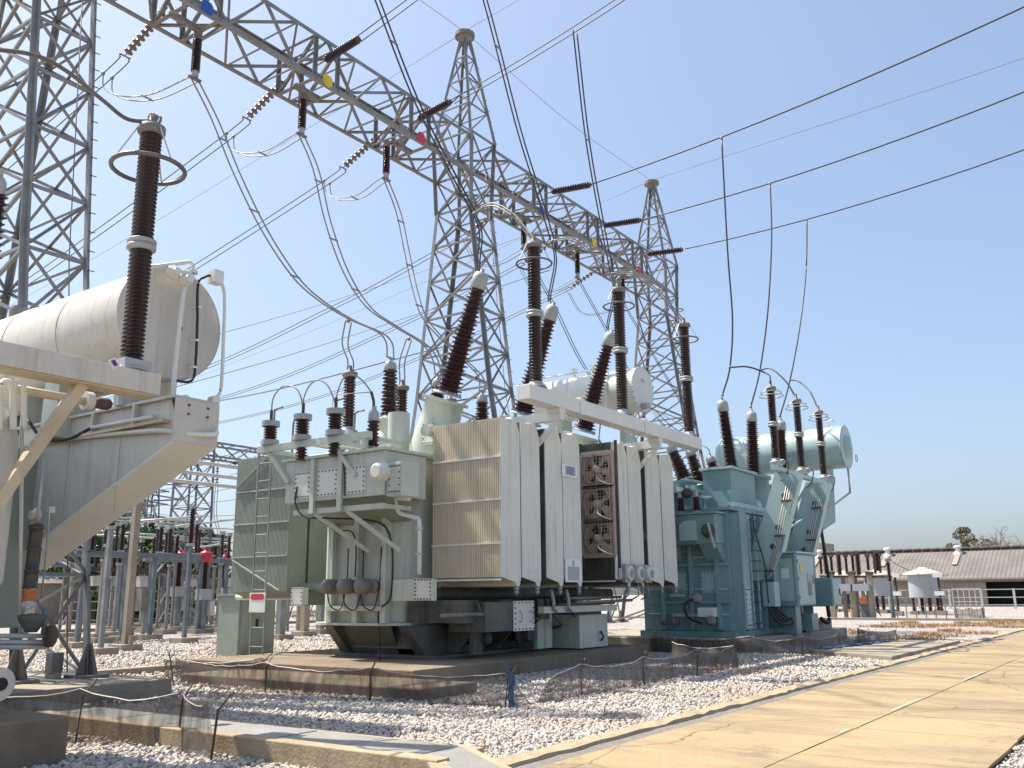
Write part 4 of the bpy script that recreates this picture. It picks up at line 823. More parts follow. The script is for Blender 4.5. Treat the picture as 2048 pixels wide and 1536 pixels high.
# conservator
cn = conservator(T, 24.0, 11.95, 15.4, 7.53, .68, 'paint_white', 'paint_white')
bolts(MB(), [(24.0 + .69 * math.cos(k * .2618), 11.95, 7.53 + .69 * math.sin(k * .2618)) for k in range(24)], (0, -.05, 0), .018, 1.0).build('bolt_ring', 'metal_cap', cn)
MB().box(23.7, 24.3, 12.4, 12.6, 4.6, 6.95).build('stand', 'paint_grey', cn); MB().box(23.7, 24.3, 14.6, 14.8, 4.6, 6.95).build('stand', 'paint_grey', cn); MB().box(22.4, 24.4, 12.3, 15, 4.45, 4.6).build('shelf', 'paint_grey', cn)
MB().cyl((23.85, 11.9, 6.98), (23.85, 11.7, 6.98), .10, 12).build('gauge', 'metal_cap', cn); MB().box(23.85, 24.05, 11.905, 11.92, 7.75, 7.83).build('tag_plate', 'tank_grey', cn)
v = MB()
for y in (13.6, 14.3): v.cyl((24, y, 8.2), (24, y, 8.36), .05, 8).cyl((24, y - .12, 8.38), (24, y + .12, 8.38), .045, 8).cyl((24, y, 8.38), (24, y, 8.5), .02, 6).box(23.92, 24.08, y - .09, y + .09, 8.49, 8.51)
v.build('valve', 'paint_white', cn); MB().tube([(24, 16, 8.38), (24, 13.2, 8.38)], .03, 8).build('pipe', 'paint_white', cn)
MB().tube(spline([(23.5, 12.8, 8.1), (23.3, 12.8, 7.6), (23.3, 12.8, 6.4)], 4), .02, 6).build('pipe', 'paint_white', cn)
for k, y in enumerate((11.0, 11.3, 11.6)): MB().tube(spline([(24 + k * .15, 11.75, 6.95), (24.6, y - .3, 6.4), (24.9, 10.6, 5.9)], 5), .012, 6).build('conduit', 'paint_white' if k % 2 else 'rubber', T)
# ladder and warning plate on the rear radiator
ld = empty('ladder', (14.3, 17.1, .34), 'thin grey ladder with a white plate against the rear radiators', 'ladder')
for y in (17.30, 16.85): MB().bar((14.3, y, .34), (14.3, y + .06, 4.95 if y > 17 else 4.6), .045, .025).build('rail', 'galv', ld)
for k in range(11): MB().cyl((14.3, 17.31, .5 + k * .42), (14.3, 16.86, .5 + k * .42), .014, 8).build('rung', 'galv', ld)
pz = box('warning_plate', 'white_plate', ld, 14.26, 14.275, 16.82, 17.36, 1.26, 1.70); MB().prism([(14.258, y, z) for y, z in ((16.9, 1.54), (17.28, 1.54), (17.32, 1.58), (17.32, 1.63), (17.28, 1.67), (16.9, 1.67), (16.86, 1.63), (16.86, 1.58))], (-.006, 0, 0)).build('red_band', 'sign_red', pz)
# pumps, pipes and boxes along the foot
for y in (14.39, 13.94, 13.44):
    p = MB().lathe((14.35, y, 1.8), (13.7, y, 1.8), [(0, .09), (.12, .09), (.121, .15), (.17, .15), (.171, .10), (.3, .10), (.301, .155), (.36, .165), (.55, .15), (.6, .09), (.62, .05)], 18).build('oil_valve', 'galv_warm', T)
    MB().tube(spline([(13.85, y, 1.65), (13.95, y, 1.4), (14.15, y - .1, 1.35), (14.25, y - .15, 1.9), (14.22, y - .2, 2.6)], 5), .014, 6).build('cable', 'rubber', p)
bolt_plate(T, (14.2, 12.05, 1.72), (0, 1, 0), (0, 0, 1), .44, .42, (-1, 0, 0), 'paint_white', .03, 6)
MB().box(14.22, 14.34, 11.84, 12.9, 1.5, 1.92).build('header_box', 'paint_grey', T)
for pts, r in (([(13.9, 12.94, 3.61), (13.9, 12.2, 3.52)], .07), ([(13.9, 12.6, 3.55), (13.9, 12.55, 3.35), (13.92, 12.45, 3.22), (13.95, 12.1, 3.12), (13.95, 11.98, 3.0), (13.95, 11.96, 2.0)], .04)):
    MB().tube(spline(pts, 5) if len(pts) > 2 else pts, r, 10).build('oil_pipe', 'paint_white', T)
for z in (2.9, 2.4): MB().cyl((13.95, 11.975, z - .02), (13.95, 11.975, z + .02), .075, 10).build('pipe_flange', 'paint_grey', T)
MB().tube(spline([(14.2, 14.95, 3.3), (14.18, 14.6, 3.0), (14.2, 14.1, 2.95), (14.2, 13.95, 2.6), (14.2, 13.95, 2.0)], 5), .016, 6).build('cable', 'rubber', T)
MB().tube(spline([(13.4, 14.95, 3.9), (13.36, 14.95, 3.55), (13.4, 14.7, 3.25), (13.6, 14.2, 3.2), (14.18, 13.3, 3.1), (14.22, 12.95, 2.6), (14.22, 12.95, 1.6), (14.25, 13.3, 1.3), (14.3, 13.3, .8), (14.2, 13.2, .34)], 6), .02, 6).build('cable', 'rubber', T)
MB().tube(spline([(13.42, 14.0, 4.8), (13.36, 13.7, 4.5), (13.38, 13.55, 4.2), (13.38, 13.5, 3.6)], 5), .014, 6).build('cable', 'rubber', T)
jb = box('junction_box', 'paint_grime_shade', T, 15.3, 16.95, 11.35, 12.3, .86, 1.46, bevel=.01); bolt_plate(jb, (16.66, 11.345, 1.16), (1, 0, 0), (0, 0, 1), .78, .62, (0, -1, 0), 'paint_white', .025, 6)
for x in (16.45, 16.87): MB().tube(spline([(x, 11.31, 1.25), (x, 11.24, 1.22), (x, 11.24, 1.06), (x, 11.31, 1.03)], 4), .012, 6).build('handle', 'metal_cap', jb)
box('oil_box', 'paint_grey', T, 19.0, 20.35, 11.35, 12.6, .36, 1.12, bevel=.01); MB().tube(spline([(19.95, 11.33, .72), (19.93, 11.25, .6), (19.98, 11.33, .5)], 5), .025, 6).build('hook', 'rust_dark', T)
MB().box(17.1, 20.4, 11.1, 11.25, 1.20, 1.34).build('pipe_tray', 'paint_grey', T); MB().tube([(13.95, 11.4, 1.22), (15.6, 11.4, 1.22)], .04, 8).build('oil_pipe', 'galv_warm', T)
for z, y in ((1.42, 11.0), (1.50, 11.3), (1.36, 11.5)): MB().tube([(18.3, y, z), (21.0, y, z + .02)], .035, 8).build('oil_pipe', 'galv_warm', T)
for x in (15.65, 18.05, 18.35): MB().box(x - .16, x + .16, 11.8, 11.9, .4, 1.2).build('leg_plate', 'paint_grime_shade' if x < 18 else 'paint_grey', T)
for x in (14.9, 16.2, 17.6, 19.2): MB().box(x, x + .5, 11.6, 12.7, 1.05, 1.5).build('foot_box', 'paint_grime_shade', T)  # foot parts painted dark for dirt and the shade down here
for k in range(5): MB().tube(spline([(15.2 + k * .9, 11.5 + .1 * (k % 2), 1.5), (15.4 + k * .9, 11.45, 1.1), (15.9 + k * .9, 11.6, .9 + .1 * (k % 3)), (16.2 + k * .9, 12.2, .8)], 5), .035, 8).build('oil_pipe', 'paint_grime_shade', T)
MB().box(14.7, 22.3, 12.62, 12.9, 1.06, 1.5).build('skirt', 'paint_grime_shade', T)
for x, y in ((15.9, 12.1), (17.6, 12.2)): MB().lathe((x, y - .4, .72), (x, y + .4, .72), [(0, .12), (.1, .16), (.2, .16), (.21, .24), (.27, .24), (.28, .14), (.8, .14)], 14).build('pump', 'paint_dark', T)
for x, y in ((17.4, 11.1), (17.95, 11.05)): MB().tube(spline([(x, y, 1.7), (x, y - .05, 1.5), (x + .05, y - .04, 1.3), (x + .2, y, 1.24)], 4), .04, 8).build('oil_pipe', 'metal_cap', T)
gp = box('gauge_panel', 'paint_grey_plain', T, 19.93, 21.45, 10.70, 10.76, 1.95, 2.27)
for x in (20.15, 20.7, 21.22):
    g = box('gauge_box', 'metal_cap', T, x - .17, x + .17, 10.60, 10.70, 1.86, 2.30, bevel=.02); MB().lathe((x, 10.60, 2.08), (x, 10.5, 2.08), [(0, .17), (.07, .17), (.08, .15), (.081, .13)], 24).build('bezel', 'paint_white', g); MB().cyl((x, 10.56, 2.08), (x, 10.515, 2.08), .125, 20).build('dial', 'glass_dial', g); MB().bar((x - .07, 10.512, 2.05), (x + .05, 10.512, 2.13), .012, .004).build('needle', 'rust_dark', g)
    MB().tube([(x, 10.65, 1.86), (x, 10.65, 1.55), (x + .1, 10.9, 1.45)], .018, 6).build('stem', 'metal_cap', g)
n1 = box('nameplate', 'white_plate', T, 17.42, 18.06, 10.755, 10.77, 4.20, 4.48); MB().box(17.56, 17.98, 10.748, 10.754, 4.24, 4.45).build('print_field', 'tank_grey', n1)
for k in range(5):
    MB().box(17.60, 17.93 - .05 * (k % 2), 10.744, 10.747, 4.265 + k * .036, 4.278 + k * .036).build('print_line', 'sign_blue', n1)
n2 = box('rating_plate', 'white_plate', T, 17.46, 18.12, 10.745, 10.765, 1.86, 2.36); MB().box(17.55, 18.03, 10.738, 10.744, 1.90, 2.20).build('print_field', 'tank_grey', n2)
MB().box(17.74, 17.84, 10.738, 10.744, 2.22, 2.33).build('print_field', 'tank_grey', n2)
cb = empty('control_cabinet', (17.5, 21.4, 0), 'grey-green control cabinet with black handle behind the thin ladder', 'cabinet')
box('housing', 'paint_green', cb, 16.92, 18.2, 21.0, 21.9, .0, 1.64, bevel=.01); box('lid', 'paint_green', cb, 16.86, 18.26, 20.94, 21.96, 1.643, 1.70)
box('door', 'paint_green', cb, 16.99, 18.13, 20.975, 20.997, .30, 1.60); MB().box(17.5, 17.56, 20.93, 20.974, .78, 1.0).build('handle', 'rubber', cb); MB().cyl((17.35, 20.97, 1.42), (17.35, 20.86, 1.42), .07, 10).build('gland', 'rubber', cb)
# ---------------------------------------------------------------- the teal transformer
T2 = empty('power_transformer', (28.3, 11.3, .38), 'teal blue power transformer with a row of brown bushings, right of the middle', 'transformer', 'power transformers')
tk = box('tank', 'paint_teal', T2, 25.0, 31.6, 9.95, 12.7, .55, 3.9, bevel=.02)
box('base_frame', 'paint_teal', T2, 24.9, 31.7, 9.85, 12.8, .385, .548); box('cover', 'paint_teal', T2, 24.88, 31.72, 9.80, 12.85, 3.903, 4.0)
bolts(MB(), [(x, 9.86, 4.0) for x in np.arange(24.95, 31.7, .17)], (0, 0, .03), .02, 1).build('bolt_row', 'rust_dark', tk)
for x in (25.06, 25.52, 26.9, 28.0, 29.1, 30.2, 31.3): MB().box(x - .05, x + .05, 9.66, 9.96, .55, 3.8).build('stiffener', 'paint_teal', tk)
for y in (10.3, 11.1, 12.0): MB().box(24.84, 25.0, y - .05, y + .05, .6, 3.0).build('stiffener', 'paint_teal', tk)
for z in (1.35, 2.4): MB().box(24.90, 25.0, 10.0, 12.5, z - .04, z + .04).build('stiffener', 'paint_teal', tk)
MB().box(24.8, 24.86, 11.3, 11.75, 1.5, 1.58).box(24.8, 24.86, 10.9, 11.7, .95, 1.02).build('shelf', 'paint_teal_light', tk)
MB().box(25.05, 25.56, 9.60, 9.655, .6, 3.85).build('channel', 'paint_teal', tk)
db = box('drive_box', 'paint_teal', T2, 24.35, 25.0, 10.05, 12.2, 2.95, 3.78, bevel=.02)
MB().box(24.28, 25.05, 9.98, 12.3, 3.783, 3.84).build('lid', 'paint_teal', db); MB().prism([(25.0, 10.1, 2.95), (24.4, 10.1, 2.95), (25.0, 10.1, 2.4)], (0, .5, 0)).build('bracket', 'paint_teal', db); MB().prism([(25.0, 11.4, 2.95), (24.4, 11.4, 2.95), (25.0, 11.4, 2.4)], (0, .5, 0)).build('bracket', 'paint_teal', db)
for y, h in ((11.75, .5), (10.85, .55)): MB().prism([(24.35, y - .25, 3.05), (24.35, y + .25, 3.05), (24.35, y + .25, 3.05 + h * .8), (24.35, y + .1, 3.05 + h), (24.35, y - .25, 3.05 + h)], (-.12, 0, 0)).build('cover_hatch', 'paint_teal_light', db)
MB().lathe((24.36, 10.25, 3.3), (24.15, 10.25, 3.3), [(0, .2), (.08, .2), (.1, .12), (.2, .1)], 14).build('motor', 'paint_dark', db); MB().tube(spline([(24.2, 10.2, 3.5), (24.1, 10.1, 3.2), (24.2, 10.05, 2.8)], 5), .04, 8).build('hose', 'metal_cap', db)
for y in (11.85, 11.25, 10.75): 
    b = hv_bushing(T2, (24.75, y, 3.92), (24.75, y, 4.32), .13, 6, .12, .07, .2, seg=14)
MB().ball((24.8, 11.05, 4.45), .16, 12, 8).build('vent_bulb', 'rust_dark', T2)
# ladder rungs up the corner
ld = MB().bar((25.75, 9.62, .6), (25.75, 9.62, 3.8), .04).bar((26.25, 9.62, .6), (26.25, 9.62, 3.8), .04).build('climbing_ladder', 'paint_teal_light', T2)
for k in range(11): MB().tube([(25.75, 9.62, .75 + k * .29), (25.78, 9.5, .75 + k * .29), (26.22, 9.5, .75 + k * .29), (26.25, 9.62, .75 + k * .29)], .018, 6).build('rung', 'paint_dark', ld)
bolt_plate(T2, (25.3, 9.60, 1.2), (1, 0, 0), (0, 0, 1), .34, 1.1, (0, -1, 0), 'paint_teal_light', .015, 8)
# turrets and bushings
MB().box(26.0, 28.0, 10.15, 11.05, 4.0, 5.22).build('turret', 'paint_teal', T2, bevel=.02); MB().box(25.92, 28.08, 10.07, 11.13, 5.223, 5.30).build('turret_cover', 'paint_teal_light', T2); MB().box(25.5, 28.2, 9.9, 10.1, 4.0, 4.18).build('ledge', 'paint_teal_light', T2)
for b in BHT[1:]: MB().lathe((b.x, 10.5, 4.0), (b.x, 10.5, 6), [(0, .52), (.05, .52), (.051, .46), (1.18, .46), (1.181, .54), (1.28, .54)], 28).build('turret', 'paint_teal', T2)
for b, p in zip(BHT, ((27.0, 10.5, 5.38), (28.93, 10.5, 5.36), (31.7, 10.5, 5.36))): hv_bushing(T2, p, b - V((0, 0, .5)), .24, 26, .34, .17, .2, seg=20)
for x, pb, pt in ((27.6, (1369, 958), (1346, 905)), (29.1, (1400, 968), (1383, 912)), (30.7, (1437, 973), (1423, 925))):
    b = P(*pb, 'x', x); t = P(*pt, 'x', x); MB().lathe(b - V((0, 0, 1.2)), b, [(0, .40), (1.05, .40), (1.051, .47), (1.12, .47)], 24).build('turret', 'paint_teal', T2)
    hv_bushing(T2, b, t, .27, 11, .24, .17, .3, 'porcelain_red', 18)
    MB().cyl((b.x - .35, b.y, b.z - .45), (b.x - .5, b.y, b.z - .45), .16, 16).build('round_cover', 'paint_teal_light', T2)
    MB().tube(spline([t + V((0, 0, .2)), t + V((0, .1, .5)), t + V((.1, .4, .7))], 5), .02, 6).build('lead', 'aluminium', T2)
MB().tube([(26, 11.6, 5.0), (31.5, 11.6, 5.1)], .03, 8).build('oil_pipe', 'paint_teal_light', T2); MB().tube([(25.2, 10.8, 4.35), (26.2, 10.8, 4.4)], .05, 8).build('oil_pipe', 'paint_teal_light', T2)
for x, y in ((25.5, 11.2), (25.5, 11.9), (26.6, 11.6)): MB().lathe((x, y, 4.0), (x, y, 5), [(0, .30), (.5, .30), (.51, .36), (.57, .36), (.6, .2), (.75, .16)], 18).build('hatch', 'paint_teal', T2)
# sloping brackets with arrester beam
for x in (26.5, 29.4):
    o = MB().prism([(x, 9.96, 1.9), (x, 9.35, 2.0), (x, 8.93, 2.75), (x, 8.24, 4.9), (x, 8.98, 5.05), (x, 9.45, 3.7), (x, 9.80, 3.0)], (.03, 0, 0)).build('sloping_bracket', 'paint_teal_light', T2)
    MB().prism([(x - .09, 8.93, 2.75), (x - .09, 8.24, 4.9), (x - .09, 8.22, 4.88), (x - .09, 8.91, 2.73)], (.3, 0, 0)).build('flange', 'paint_teal_light', o)
    for y, z in ((9.0, 3.45), (8.75, 4.35), (9.2, 2.9)): MB().cyl((x - .004, y, z), (x - .012, y, z), .085, 14).build('hole_rim', 'paint_dark', o)
    for k in range(3):
        MB().tube([(x - .05, 9.5 - .07 * k, 2.0), (x - .05, 9.16 - .07 * k, 2.8), (x - .05, 8.62 - .07 * k, 4.75)], .014, 6).build('conduit', 'bus_white', o)
    for z, y in ((2.2, 9.38), (3.2, 8.98), (4.2, 8.72)): MB().bar((x - .07, y - .18, z), (x - .07, y + .12, z), .06, .05).build('clamp', 'rust_dark', o)
bb = MB().box(25.9, 31.4, 8.7, 8.9, 5.06, 5.18).build('arrester_beam', 'paint_teal_light', T2); MB().bar((29.42, 8.9, 5.0), (29.42, 9.9, 3.6), .07).build('strut', 'paint_teal_light', bb); MB().bar((26.52, 9.1, 3.2), (29.38, 9.1, 3.9), .05).build('strut', 'paint_teal_light', bb)
for a in BAT:
    o = arrester(T2, (a.x, 8.8, 5.30), a.z, .125, 2, .30, 15, 'porcelain', .90, 16, 2, .013); MB().box(a.x - .16, a.x + .16, 8.66, 8.94, 5.183, 5.30).build('foot', 'metal_cap', o); MB().tube(spline([(a.x + .15, 8.7, 5.3), (a.x + .5, 8.6, 5.35), (a.x + .6, 8.7, 5.0), (a.x + .3, 8.8, 4.8)], 5), .018, 6).build('lead', 'wire', o)
    MB().ball((a.x + .22, 8.68, 5.33), .09, 8, 6).build('counter', 'metal_cap', o)
# radiators on the road side, cabinets
for x0, x1 in ((27.1, 27.65), (28.1, 28.6), (30.0, 30.55), (30.65, 31.2)): radiator(T2, x0, x1, 9.45, 9.90, 1.5, 3.7, 'paint_teal', .06, plug=False)
cab = box('cabinet', 'paint_teal', T2, 27.62, 29.35, 8.95, 9.62, 1.2, 2.74, bevel=.015); box('roof', 'paint_teal_light', cab, 27.52, 29.45, 8.85, 9.66, 2.743, 2.80)
box('door', 'paint_teal_light', cab, 27.72, 29.27, 8.925, 8.947, 1.25, 2.68); MB().cyl((28.05, 8.92, 2.32), (28.05, 8.912, 2.32), .13, 18).build('sticker', 'sign_yellow', cab)
MB().box(28.6, 28.95, 8.912, 8.924, 1.5, 2.15).build('window', 'glass_dial', cab); MB().box(29.12, 29.17, 8.89, 8.924, 1.85, 2.1).build('handle', 'metal_cap', cab)
for z in (1.45, 2.0, 2.5): MB().cyl((27.74, 8.91, z - .05), (27.74, 8.91, z + .05), .022, 8).build('hinge', 'metal_cap', cab)
MB().box(27.60, 27.619, 9.05, 9.5, 1.35, 2.6).build('side_panel', 'paint_teal_light', cab); MB().box(27.592, 27.599, 9.15, 9.38, 2.0, 2.3).build('label_plate', 'white_plate', cab)
box('leg', 'paint_teal', cab, 27.8, 28.25, 9.1, 9.5, .385, 1.197)
sb = box('side_cabinet', 'paint_teal', T2, 31.0, 31.9, 8.9, 9.6, 1.15, 2.05, bevel=.015); box('door', 'paint_teal_light', sb, 31.06, 31.84, 8.88, 8.897, 1.2, 2.0); MB().box(31.74, 31.79, 8.85, 8.879, 1.5, 1.7).build('handle', 'rubber', sb); MB().cyl((31.1, 9.0, 2.05), (30.95, 9.1, 4.05), .055, 12).build('cable_pole', 'rubber', sb); MB().lathe((30.95, 9.1, 4.05), (30.95, 9.1, 4.3), [(0, .1), (.05, .1), (.06, .05), (.2, .05)], 10).build('pole_cap', 'metal_cap', sb)
MB().tube(spline([(31.4, 9.2, 1.15), (31.45, 9.2, .75), (31.2, 9.2, .62), (30.9, 9.3, .75)], 6), .07, 10).build('conduit', 'rubber', sb)
box('small_cabinet', 'paint_teal_light', T2, 26.65, 27.1, 9.3, 9.66, 1.2, 1.9); box('small_cabinet', 'paint_teal', T2, 29.0, 29.6, 9.0, 9.5, .45, .95)
for k in range(4): MB().tube(spline([(26.6 + .15 * k, 9.5, 1.2), (26.7 + .2 * k, 9.3, .8 + .05 * k), (27.3 + .2 * k, 9.2, .7), (28.0, 9.3, .9 + .07 * k)], 6), .035, 8).build('hose', 'rubber', T2)
vb = box('valve_box', 'white_plate', T2, 24.55, 24.85, 10.35, 10.8, .95, 1.2); MB().lathe((24.6, 10.4, .85), (24.2, 10.3, .85), [(0, .09), (.15, .09), (.16, .14), (.3, .14), (.31, .08), (.42, .07)], 14).build('valve', 'galv_warm', vb); MB().lathe((24.9, 10.9, 1.45), (24.7, 10.9, 1.45), [(0, .12), (.1, .13), (.2, .09)], 14).build('gauge', 'metal_cap', vb); MB().tube(spline([(24.8, 10.95, 1.45), (24.7, 11.25, 1.3), (24.75, 11.2, .95), (24.8, 10.8, .75)], 6), .03, 8).build('hose', 'rubber', vb)
for y in (12.0, 11.6): MB().lathe((24.95, y, .8), (24.6, y, .8), [(0, .06), (.1, .06), (.11, .1), (.2, .1), (.21, .05), (.3, .05)], 10).build('valve', 'galv_warm', T2)
# conservator
cn = conservator(T2, 33.0, 8.55, 13.1, 6.6, .755, 'paint_teal_light', 'paint_teal_light')
MB().lathe((33.0, 8.53, 6.6), (33.0, 8.35, 6.6), [(0, .42), (.05, .42), (.06, .34), (.1, .34), (.101, .12), (.15, .12)], 28).build('manhole', 'paint_teal_light', cn); MB().torus((33.25, 8.3, 6.2), (0, 1, 0), .12, .015, 16, 6).build('handwheel', 'metal_cap', cn)
for y in (9.2, 12.2): MB().prism([(32.5, y, 5.95), (33.5, y, 5.95), (33.2, y, 4.0), (31.5, y, 3.6), (31.5, y, 4.0)], (0, .12, 0)).build('support', 'paint_teal', cn)
for y in (9.9, 11.6): MB().torus((33.0, y, 6.6), (0, 1, 0), .765, .014, 40, 6).build('band', 'paint_teal_light', cn)
for k in (0, 1): MB().tube([(33.1 + .12 * k, 8.6, 5.85), (33.1 + .12 * k, 8.6, 5.0), (31.9 + .12 * k, 9.3, 4.2), (31.7, 9.6, 4.1)], .024, 8).build('pipe', 'bus_white', cn)
MB().tube(spline([(33, 9.1, 7.35), (33, 9.1, 7.55), (33, 8.95, 7.62), (33, 8.9, 7.52)], 5), .02, 6).build('vent_pipe', 'bus_white', cn); MB().tube(spline([(32.5, 12.0, 7.2), (32.2, 12.0, 7.0), (32.1, 11.9, 6.0)], 5), .02, 6).build('pipe', 'bus_white', cn)
# ---------------------------------------------------------------- the cream transformer at the left edge
T3 = empty('power_transformer', (3.5, 13, .46), 'cream power transformer with a big oil drum, cut off by the left edge', 'transformer', 'power transformers')
box('tank', 'paint_cream', T3, 0.5, 4.9, 11.6, 15.4, .75, 3.5, bevel=.03); box('base_frame', 'paint_cream', T3, 0.6, 4.9, 9.7, 15.2, .465, .745)
box('tank_extension', 'paint_green', T3, 4.91, 7.2, 13.75, 15.5, 1.2, 3.8)
for x0, x1 in ((4.42, 5.12), (3.6, 4.3), (2.8, 3.5)): radiator(T3, x0, x1, 10.3, 11.45, 1.74, 3.62, 'paint_cream', plug=False)
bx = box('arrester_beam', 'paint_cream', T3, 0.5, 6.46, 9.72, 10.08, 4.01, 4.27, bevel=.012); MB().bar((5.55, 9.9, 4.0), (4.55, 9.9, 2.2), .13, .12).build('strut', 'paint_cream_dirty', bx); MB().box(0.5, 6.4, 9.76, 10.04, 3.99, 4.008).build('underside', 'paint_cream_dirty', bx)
o = arrester(T3, (6.15, 9.9, 4.28), 7.58, .138, 2, .44, 27, 'porcelain', .805, 26, 1, .03)
MB().box(5.97, 6.33, 9.74, 10.06, 4.272, 4.40).build('foot', 'metal_cap', o)
for k in range(3): MB().torus((6.13 + .05 * k, 9.9, 7.66), (1, .1, 0), .05, .018, 12, 6).build('terminal_clamp', 'galv_warm', o)
tg = MB().prism([P(x, y, 'y', 9.72) for x, y in ((216, 722), (230, 716), (240, 730), (226, 740))], (0, -.01, 0)).build('tag_plate', 'white_plate', T3); MB().prism([P(x, y, 'y', 9.705) for x, y in ((222, 722), (229, 719), (236, 730), (229, 733))], (0, -.004, 0)).build('purple_mark', 'purple', tg)
hv_bushing(T3, P(-55, 700, 'y', 11.6), P(-8, 385, 'y', 10.9), .20, 24, .2, .10, .2, 'porcelain_red')
cn = conservator(T3, 7.45, 11.1, 15.9, 5.42, .81, 'paint_cream', 'paint_cream', 64)
box('saddle', 'paint_cream', cn, 7.0, 7.9, 11.5, 11.62, 4.2, 4.75); box('saddle', 'paint_cream', cn, 7.0, 7.9, 14.0, 14.12, 4.2, 4.75); box('stand', 'paint_grey', cn, 6.9, 7.5, 12.9, 13.3, 3.9, 4.75)
MB().box(7.38, 7.52, 12.6, 14.8, 6.23, 6.27).build('walkway_strip', 'paint_cream_dirty', cn); MB().lathe((7.2, 15.0, 6.15), (7.2, 15.0, 6.5), [(0, .12), (.1, .14), (.2, .10)], 12).build('hatch', 'galv_warm', cn)
Y = 10.98
MB().tube(spline([(7.55, Y, 6.2), (7.62, Y - .06, 6.12), (7.5, Y - .08, 5.95), (7.45, Y - .08, 5.2), (7.44, Y - .08, 4.45), (7.47, Y - .1, 4.3), (7.6, Y - .12, 4.27)], 6), .035, 10).build('level_pipe', 'paint_white', cn)
MB().tube(spline([(7.98, Y, 6.22), (8.12, Y - .03, 6.18), (8.2, Y - .05, 6.0), (8.24, Y - .05, 5.2), (8.25, Y - .05, 4.6), (8.16, Y - .08, 4.42)], 6), .026, 10).build('level_pipe', 'paint_white', cn)
MB().cyl((7.6, Y - .16, 4.27), (7.6, Y - .02, 4.27), .09, 14).build('pipe_flange', 'paint_white', cn); MB().cyl((8.13, Y - .12, 4.38), (8.13, Y, 4.38), .07, 14).build('pipe_flange', 'paint_white', cn)
MB().tube(spline([(7.6, Y - .1, 4.27), (7.78, Y - .12, 4.26), (7.82, Y - .14, 4.05), (7.75, 10.3, 3.78), (7.3, 10.36, 3.72), (7.1, 10.6, 3.76), (7.09, 11.5, 3.82), (7.09, 13.5, 3.92)], 6), .034, 10).build('drain_pipe', 'paint_white', cn)
MB().tube([(6.9, 10.95, 6.06), (7.6, Y, 6.36), (7.66, Y, 6.33), (7.66, Y, 6.2)], .03, 8).build('vent_pipe', 'paint_white', cn); MB().cyl((7.66, Y - .0, 6.20), (7.66, Y, 6.24), .075, 12).build('pipe_flange', 'paint_white', cn)
MB().lathe((7.5, Y - .04, 6.04), (7.5, Y - .2, 6.04), [(0, .10), (.06, .10), (.07, .06), (.16, .06)], 14).lathe((7.3, Y - .04, 6.1), (7.3, Y - .2, 6.1), [(0, .1), (.06, .1), (.07, .05), (.14, .05)], 14).build('valve', 'paint_white', cn)
MB().box(7.95, 8.12, Y - .12, Y + .04, 6.14, 6.34).build('float_relay', 'paint_white', cn)
MB().tube(spline([(8.0, Y, 6.28), (7.86, Y - .03, 6.2), (7.74, Y - .04, 6.05), (7.78, Y - .03, 5.5), (7.8, Y - .03, 4.8), (7.74, Y - .03, 4.6), (7.5, Y - .03, 4.56)], 6), .02, 8).build('signal_cable', 'rubber', cn)
for z in (5.7, 5.2, 4.8): MB().box(7.76, 7.82, Y - .05, Y + .1, z, z + .03).build('cable_clip', 'white_plate', cn)
MB().cyl((7.58, Y + .1, 5.36), (7.58, Y + .06, 5.36), .035, 8).build('rusty_spot', 'rust_dark', cn)
br = MB().prism([(7.15, 10.5, 4.18), (7.15, 14.4, 4.18), (7.15, 14.4, 2.08), (7.15, 10.35, 3.62), (7.15, 10.35, 3.84)], (.02, 0, 0)).build('gusset_plate', 'paint_cream', T3)
MB().prism([(7.12, 14.4, 2.075), (7.12, 10.35, 3.615), (7.12, 10.33, 3.595), (7.12, 14.38, 2.05)], (.68, 0, 0)).build('bottom_flange', 'paint_white', br); MB().prism([(7.75, 10.5, 4.18), (7.75, 14.4, 4.18), (7.75, 14.4, 2.08), (7.75, 10.35, 3.62), (7.75, 10.35, 3.84)], (.02, 0, 0)).build('rear_plate', 'paint_cream', br)  # bottom flange painted whiter to make up for missing bounce light
MB().box(7.08, 7.80, 10.36, 14.4, 4.183, 4.22).build('top_flange', 'paint_cream', br); MB().box(7.10, 7.79, 10.325, 10.348, 3.60, 4.182).build('end_plate', 'paint_cream', br); MB().box(7.03, 7.15, 10.5, 14.0, 3.86, 3.9).build('ledge', 'paint_cream_dirty', br)
for y in (11.2, 12.2): MB().box(7.06, 7.15, y, y + .05, 3.9, 4.18).build('rib', 'paint_cream', br)
MB().tube([(7.06, 10.75, 3.96), (7.06, 12.2, 3.97)], .03, 8).build('oil_pipe', 'paint_white', br); MB().tube(spline([(7.06, 12.2, 3.97), (7.0, 12.7, 3.85), (6.9, 13.2, 3.9), (6.8, 13.5, 4.2)], 5), .025, 8).build('hose', 'rubber', br)
for y in (11.6, 12.9): MB().box(7.142, 7.15, y - .006, y + .006, 2.75, 3.85).build('weld_seam', 'paint_cream_dirty', br)
for y, z in ((10.6, 3.98), (10.75, 3.98), (10.6, 4.1), (10.75, 4.1)): MB().cyl((7.3 + (y - 10.6) * 2, 10.325, z), (7.3 + (y - 10.6) * 2, 10.305, z), .016, 6).build('bolt', 'rust_dark', br)
MB().tube([(7.02, 13.0, 3.0), (7.02, 13.0, 1.6)], .012, 6).build('conduit', 'metal_cap', br)
